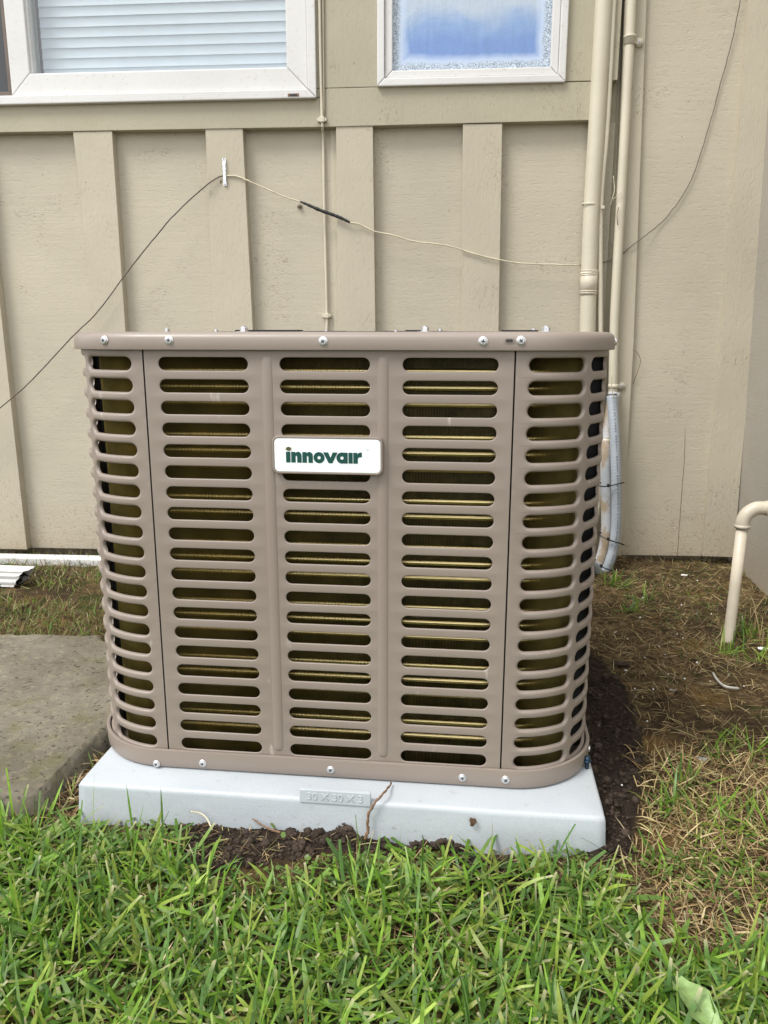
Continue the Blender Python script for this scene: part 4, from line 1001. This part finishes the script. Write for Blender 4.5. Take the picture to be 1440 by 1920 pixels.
# long upright/leaning blades
xy = scatter(22000, -1.1, 1.35, -1.25, -.36, lushf); n = len(xy)
blades('grass', n, xy, rng.uniform(.030, .075, n), rng.uniform(.0018, .0062, n), np.abs(rng.normal(.75, .35, n)).clip(.05, 1.5), pick(greens, n), M_blade, 1.0, .55)['label'] = 'broad bladed green lawn grass in front of the pad'
# low flat, matted blades
xy = scatter(25000, -1.1, 1.35, -1.25, -.36, lushf); n = len(xy)
blades('grass_mat', n, xy, rng.uniform(.025, .06, n), rng.uniform(.0022, .0072, n), rng.uniform(1.0, 1.55, n), pick(greens, n)*.95, M_blade, .3, .6, .010)
# tall sparse blades, stems along the pad front
xy = scatter(1100, -.9, 1.1, -1.0, -.40, lushf); n = len(xy)
blades('tall_grass', n, xy, rng.uniform(.07, .115, n), rng.uniform(.0022, .0042, n), np.abs(rng.normal(.25, .22, n)), pick(greens, n), M_blade, .7, .5)
# under layer of dry thatch in the lawn
xy = scatter(8000, -1.1, 1.35, -1.2, -.36, lushf); n = len(xy)
blades('thatch', n, xy, rng.uniform(.02, .05, n), rng.uniform(.0008, .0022, n), rng.uniform(.9, 1.6, n), pick(straws, n), M_straw, .6, 0, .006, tip_pale=False)
# outer lawn for other views
def outerf(x, y): return np.where((y < -.35) & ~((x > -1.1) & (x < 1.35) & (y > -1.25)), .6, 0)
xy = scatter(9000, -3, 3, -3.2, -.3, outerf); n = len(xy)
blades('lawn', n, xy, rng.uniform(.03, .08, n), rng.uniform(.004, .009, n), rng.uniform(.3, 1.4, n), pick(greens, n), M_blade, .6, .5)
# straw
def strawf(x, y): 
    d_ = np.maximum(polydist(x, y, straw_r), polydist(x, y, straw_l)); return np.where(free(x, y, .006), np.clip(.35+d_/.06, 0, 1)*(.8+.6*fbm(x, y, 14, 3, 15)), 0)
xy = scatter(30000, -.7, 1.1, -.66, .1, strawf); n = len(xy)
blades('dry_grass', n, xy, rng.uniform(.015, .05, n), rng.uniform(.0008, .0025, n), rng.uniform(.7, 1.6, n), pick(straws, n)*1.1, M_straw, 1.6, 0, .004, tip_pale=False)
# brown thatch all over the back right and along the walls
def backf(x, y):
    soil = polydist(x, y, soil_r); return np.where(free(x, y, .01) & (soil < .0), .30+1.6*np.clip(fbm(x, y, 7, 4, 55), 0, 1), 0)
xy = scatter(42000, .36, 1.2, -.45, 1.12, backf); n = len(xy)
blades('thatch_mat', n, xy, rng.uniform(.010, .045, n), rng.uniform(.0006, .0018, n), rng.uniform(1.0, 1.7, n), pick(straws, n)*rng.uniform(.4, 1.25, (n, 1)), M_straw, 1.2, 0, .003, tip_pale=False)
xy = scatter(7000, -.42, .8, -.60, -.385, lambda x, y: np.where(free(x, y, .004), .35, 0)); n = len(xy)
blades('front_thatch', n, xy, rng.uniform(.008, .035, n), rng.uniform(.0006, .0018, n), rng.uniform(1.0, 1.7, n), pick(straws, n)*rng.uniform(.35, 1.1, (n, 1)), M_straw, 1.2, 0, .003, tip_pale=False)
# short green growth at the back right
def mossf(x, y): return np.where(free(x, y, .01) & (polydist(x, y, soil_r) < 0), np.clip(fbm(x, y, 6, 4, 91)*4-.15, 0, 1), 0)
xy = scatter(9000, .36, 1.2, -.5, 1.1, mossf); n = len(xy)
blades('sparse_grass', n, xy, rng.uniform(.008, .028, n), rng.uniform(.0008, .002, n), rng.uniform(.3, 1.5, n), pick(greens, n)*np.array([.85, .72, .7]), M_blade, .8, .2)
# green tufts (world spots read from the photograph)
tuft = [(1400, 1195, .05, 60), (1430, 1240, .05, 30), (1360, 1225, .03, 25), (1155, 1105, .03, 45), (1180, 1150, .02, 25), (1210, 1130, .02, 15), (1390, 1400, .06, 30), (1425, 1430, .05, 25), (1340, 1420, .04, 18), (1290, 1480, .03, 30), (1250, 1525, .03, 25), (1310, 1540, .04, 35), (1420, 1560, .06, 60), (1330, 1600, .04, 30), (1400, 1650, .06, 30), (1240, 1640, .03, 15), (1160, 1050, .02, 20)]
pts = []
for x, y, r_, k in tuft:
    c_ = G(x, y, .01); pts.append(np.stack([rng.normal(c_[0], r_*.5, k), rng.normal(c_[1], r_*.5, k)], -1))
xy = np.concatenate(pts); n = len(xy)
blades('grass_tufts', n, xy, rng.uniform(.03, .075, n), rng.uniform(.0018, .0042, n), np.abs(rng.normal(.8, .4, n)).clip(0, 1.5), pick(greens, n), M_blade, 1.0, .3)
# left: grass between slab and wall
def leftf(x, y): return np.where(free(x, y, .01) & (y > .15), np.clip(.75+1.3*fbm(x, y, 6, 3, 23)-.85*np.exp(-((y-.60)/.05)**2), .05, 1), 0)
xy = scatter(34000, -1.9, -.30, .15, 1.04, leftf); n = len(xy)
mixp = np.concatenate([greens[:6]*.8, straws*.9, straws*.6])
blades('short_grass', n, xy, rng.uniform(.012, .045, n), rng.uniform(.0008, .0028, n), rng.uniform(.3, 1.5, n), pick(mixp, n), M_blade, .9, .2)
def edgef(x, y): d_ = polydist(x, y, slab_poly); return np.where((d_ < 0) & (d_ > -.03) & free(x, y), 1, 0)
xy = scatter(9000, -1.3, -.35, -.65, .3, edgef); n = len(xy)
blades('edge_grass', n, xy, rng.uniform(.015, .05, n), rng.uniform(.001, .003, n), rng.uniform(.2, 1.3, n), pick(mixp, n), M_blade, .9, .2)
# fringe of weeds under the siding
def fringe(x, y): return np.where(fbm(x, x*0+1, 8, 3, 8) > -.05, .8, .2)
xy = scatter(900, -2.2, 1.05, .99, 1.04, fringe); n = len(xy)
xy[:, 1] += .034*xy[:, 0]
blades('wall_weeds', n, xy, rng.uniform(.015, .06, n), rng.uniform(.0007, .0018, n), np.abs(rng.normal(.3, .5, n)), pick(straws, n)*.6, M_straw, 1.2, 0, tip_pale=False)
# dry stalks against the side wall
xy = []
for x, y in ((1405, 1170), (1415, 1190), (1425, 1200), (1418, 1160), (1390, 1160), (1432, 1215), (1410, 1215)):
    c_ = G(x, y, .01)
    for k in range(4): xy.append((c_[0]+random.uniform(-.015, .015), c_[1]+random.uniform(-.02, .02)))
xy = np.array(xy); n = len(xy)
blades('dry_stalks', n, xy, rng.uniform(.04, .10, n), rng.uniform(.0012, .0028, n), np.abs(rng.normal(.3, .35, n)), pick(straws, n)*.8, M_straw, 1.5, 0, tip_pale=False)

# clover / tiny round leaves near the pad
def leaflets(name, xy, size, pal, h):
    n = len(xy); k = 6; V = []; Fc = []; C = []
    ang = np.linspace(0, 2*math.pi, k, endpoint=False)
    for i in range(n):
        z = float(gh(np.array([xy[i, 0]]), np.array([xy[i, 1]]))[0])+h[i]; s_ = size[i]; tx, ty = rng.normal(0, .45, 2)
        b = len(V)
        for a_ in ang: dx_, dy_ = s_*math.cos(a_), s_*math.sin(a_)*.85; V.append((xy[i, 0]+dx_, xy[i, 1]+dy_, z+dx_*tx+dy_*ty))
        Fc.append(list(range(b, b+k))); C += [(*pal[i], 1)]*k
    o = npobj(name, V, np.array(Fc), M_blade, None, False, C); tag(o, kind='stuff')
def clf(x, y):
    d_ = -(y+PAD); return np.where(free(x, y, .004) & (y > -.56) & (x > -.35) & (x < .75), np.clip(1.0-d_/.16, 0, 1)*np.clip(.5+2*fbm(x, y, 12, 3, 66), 0, 1)*np.where(np.maximum(polydist(x, y, soil_f), polydist(x, y, soil_f2)) > -.01, .03, 1)*np.where(polydist(x, y, soil_r) > 0, 0, 1), 0)
xy = scatter(9000, -.36, .8, -.56, -.37, clf); n = len(xy)
leaflets('clover', xy, rng.uniform(.0018, .0042, n), pick(np.array([(.16, .26, .05), (.22, .33, .07), (.12, .19, .04)]), n), rng.uniform(.004, .016, n))
xy = scatter(14000, .4, 1.15, -.45, 1.0, lambda x, y: np.where(free(x, y, .01) & (polydist(x, y, soil_r) < -.01), np.clip(fbm(x, y, 7, 4, 91)*5-.4, 0, 1), 0)); n = len(xy)
leaflets('ground_moss', xy, rng.uniform(.0015, .0035, n), pick(np.array([(.11, .14, .03), (.14, .15, .035), (.07, .09, .025)]), n), rng.uniform(.001, .006, n))

# soil clods
bm = bmesh.new(); bmesh.ops.create_icosphere(bm, subdivisions=2, radius=1); bm.verts.ensure_lookup_table()
IV = np.array([v.co[:] for v in bm.verts]); IF = np.array([[v.index for v in f.verts] for f in bm.faces]); bm.free()
templ = []
for k in range(10):
    s_ = 1+.55*fbm(IV[:, 0]*1.7+k*5, IV[:, 1]*1.7+IV[:, 2]*1.3, 1.6, 3, 100+k)[:, None]+.34*rng.normal(0, .5, (len(IV), 1)); templ.append(IV*s_*np.array([1, rng.uniform(.7, 1), rng.uniform(.55, .9)]))
def clods(name, xy, size, z, mat, label=None):
    V = []; Fc = []; b = 0
    for i in range(len(xy)):
        t = templ[i % 10]*size[i]; a_ = rng.uniform(0, 6.28); c_, s_ = math.cos(a_), math.sin(a_)
        v = np.stack([t[:, 0]*c_-t[:, 1]*s_+xy[i, 0], t[:, 0]*s_+t[:, 1]*c_+xy[i, 1], t[:, 2]+z[i]], -1); V.append(v); Fc.append(IF+b); b += len(v)
    return tag(npobj(name, np.concatenate(V), np.concatenate(Fc), mat, None, True), label, kind='stuff')
def soilf(x, y): return np.where(free(x, y, .0), np.clip(np.maximum.reduce([polydist(x, y, soil_r), polydist(x, y, soil_f), polydist(x, y, soil_f2)])/.02+.4, 0, 1), 0)
xy = scatter(20000, -.4, .62, -.6, .3, soilf); n = len(xy); sz = rng.uniform(.0010, .0032, n)*np.where(rng.random(n) < .06, 2.6, 1)
clods('soil_clods', xy, sz, gh(xy[:, 0], xy[:, 1])+sz*.2, M_clod)
# heaps pushed up against the pad front
hp = [(330, 1550, .006, 12), (400, 1568, .012, 40), (470, 1580, .014, 60), (540, 1580, .016, 80), (600, 1575, .020, 90), (650, 1560, .030, 120), (560, 1600, .016, 60), (800, 1580, .008, 14), (835, 1575, .014, 34), (870, 1590, .008, 14), (300, 1545, .006, 10), (430, 1610, .012, 40), (720, 1590, .008, 20)]
hx = []; hs_ = []; hz_ = []
for x, y, hh, k in hp:
    c_ = G(x, y, .015)
    for j in range(k):
        dx_ = random.gauss(0, .016); dy_ = abs(random.gauss(0, .012)); xx_ = c_[0]+dx_; yy_ = min(c_[1]-dy_+.01, -PAD-.004)
        hx.append((xx_, yy_)); s_ = random.uniform(.002, .0062); hs_.append(s_); hz_.append(.016+hh*max(0, 1-abs(dx_)/.032)*random.uniform(.1, 1)*max(0, 1-dy_/.04))
clods('soil_heap', np.array(hx), np.array(hs_), np.array(hz_), M_clod)

# litter: twigs
def twig(P, r_, lab):
    Q = smoothpath(P, 6); n = len(Q); r2 = random.Random(5); Q = [q_+np.array([r2.uniform(-1, 1), 0, r2.uniform(-1, 1)])*r_*.35 for q_ in Q]
    return tag(tube('twig', Q, [r_*(1-.45*i/n)*(1+.2*math.sin(i*2.1)) for i in range(n)], M_twig, None, 7), lab, 'twig')
twig([onF(684, 1574, -PAD-.012), onF(690, 1555, -PAD-.012), onF(690, 1530, -PAD-.009), onF(705, 1503, -PAD-.006), onF(720, 1487, -PAD+.004), onF(733, 1468, -PAD+.045)], .0024, 'bent brown twig leaning up over the front edge of the pad')
twig([onF(526, 1562, -PAD-.018), onF(505, 1554, -PAD-.015), onF(490, 1546, -PAD-.008), onF(474, 1536, -PAD-.005)], .0018, 'short thin twig poking from the dark soil against the pad front')
tag(tube('dry_stem', smoothpath([onF(398, 1556, -PAD-.02), onF(388, 1535, -PAD-.01), onF(375, 1525, -PAD-.008), onF(358, 1522, -PAD-.012)], 6), .0012, M_wire_light, None, 6), 'curved pale dry grass stem in front of the pad on the left', 'plant stem')
# dead leaf on the pad front
c_ = onF(886, 1541, -PAD-.006); bm = bmesh.new(); vs = []
for k in range(9): a_ = 2*math.pi*k/9; r_ = .007*(1+.35*math.sin(3*a_+1)); vs.append(bm.verts.new((c_[0]+r_*math.cos(a_)*.7, -PAD-.006+.002*math.sin(2*a_), c_[2]+r_*math.sin(a_))))
cc = bm.verts.new((c_[0], -PAD-.009, c_[2]))
for k in range(9): bm.faces.new((vs[k], vs[(k+1) % 9], cc))
bmesh.ops.solidify(bm, geom=bm.faces[:], thickness=.0004)
tag(bmobj('dead_leaf', bm, M_twig, None), 'tiny curled brown leaf stuck on the pad front right of centre', 'leaf')
# broad leaf bottom right
C0 = G(1308, 1897, .038); bm = bmesh.new(); rows = []
ax_ = np.array([.35, -.93, 0]); ax_ /= np.linalg.norm(ax_); sd_ = np.array([.93, .35, 0])
for i in range(11):
    t = i/10; hw = .019*math.sin(math.pi*min(1, t*.9+.06))**.7*(1-.3*t); c_ = C0-ax_*.038+ax_*.08*t; zz_ = .036+.008*math.sin(t*3)-.014*t*t; hw *= 1+.06*(-1)**i
    rows.append([bm.verts.new((*(c_+sd_*hw*s_)[:2], zz_+.010*abs(s_)+.003*math.sin(i*1.3+s_*3))) for s_ in (-1, -.5, 0, .5, 1)])
for A_, B_ in zip(rows[:-1], rows[1:]):
    for k in range(4): bm.faces.new((A_[k], A_[k+1], B_[k+1], B_[k]))
bl_ = bmobj('broad_leaf', bm, simple('light green leaf', (.20, .30, .10), .4, var=.25, scale=70, bump=.0015, bscale=90), None, True)
tag(bl_, 'broad light green weed leaf among the grass at the bottom right', 'leaf')
# foam crumbs
crumb = [(1205, 1120, 3), (1307, 1094, 4), (1278, 1133, 3), (1200, 1157, 4), (1153, 1185, 2.5), (1156, 1184, 2), (1177, 1195, 3), (1236, 1208, 2.5), (1281, 1192, 3), (1274, 1198, 2), (1209, 1230, 3), (1307, 1240, 4), (1173, 1256, 4), (1253, 1263, 2.5), (1284, 1271, 3), (1225, 1291, 2.5), (1214, 1347, 2.5), (1121, 1381, 2), (1270, 1185, 2.5), (1334, 1150, 2), (1375, 1220, 2), (1332, 1275, 2.2), (1165, 1488, 2), (1395, 1285, 2), (1255, 1100, 2), (1190, 1290, 2), (1247, 1225, 1.8), (1340, 1105, 2)]
f0 = None
bm = bmesh.new(); bmesh.ops.create_icosphere(bm, subdivisions=1, radius=1)
for v in bm.verts: v.co *= random.uniform(.75, 1.25)
fm = bpy.data.meshes.new('foam_crumb'); bm.to_mesh(fm); bm.free(); fm.materials.append(M_foam)
for x, y, s_ in crumb:
    c_ = G(x, y, .018); o = bpy.data.objects.new('foam_crumb', fm); COL.objects.link(o)
    z_ = float(gh(np.array([c_[0]]), np.array([c_[1]]))[0]); o.location = (c_[0], c_[1], z_+.003); sc_ = s_*.00085; o.scale = (sc_, sc_*random.uniform(.7, 1), sc_*.8); o.rotation_euler = (random.random()*3, 0, random.random()*6)
    tag(o, 'white foam crumb lying on the bare ground to the right', 'crumb', 'white foam crumbs on the bare ground')
def rag(x, y, sx_, lab, name='foam_scrap', mat=M_foam, cat='litter', zz_=.02):
    c_ = G(x, y, .018); V = templ[3]*np.array([1.25, .8, .45])*sx_; z_ = float(gh(np.array([c_[0]]), np.array([c_[1]]))[0])
    return tag(npobj(name, V+np.array([c_[0], c_[1], z_+sx_*.3]), IF, mat, None, False), lab, cat)
rag(1283, 1086, .008, 'largest white foam chip near the foot of the right hand siding')
rag(1432, 1213, .010, 'white torn foam scrap beside the drain pipe at the right edge')
rag(1318, 1417, .010, 'small grey stone in the straw right of the dug soil', 'stone', simple('grey stone', (.30, .30, .29), .8, var=.2, scale=90), 'stone')
rag(1165, 1246, .016, 'flat black lump of soil near the right side of the unit', 'soil_lump', M_clod, 'clod')
rag(1262, 1292, .006, 'pale pebble half sunk in the brown ground', 'pebble', simple('pale pebble', (.42, .39, .34), .8), 'stone')
c_ = [G(1337, 1262, .02), G(1345, 1275, .024), G(1360, 1287, .026), G(1385, 1291, .022)]
bm = bmesh.new(); Q = smoothpath(c_, 6); tubem(bm, Q, .0028, 6)
tag(bmobj('plastic_strip', bm, simple('dirty white plastic', (.52, .50, .45), .5, var=.15, scale=60), None, True), 'curved off-white plastic strip lying on the ground right of the unit', 'litter')
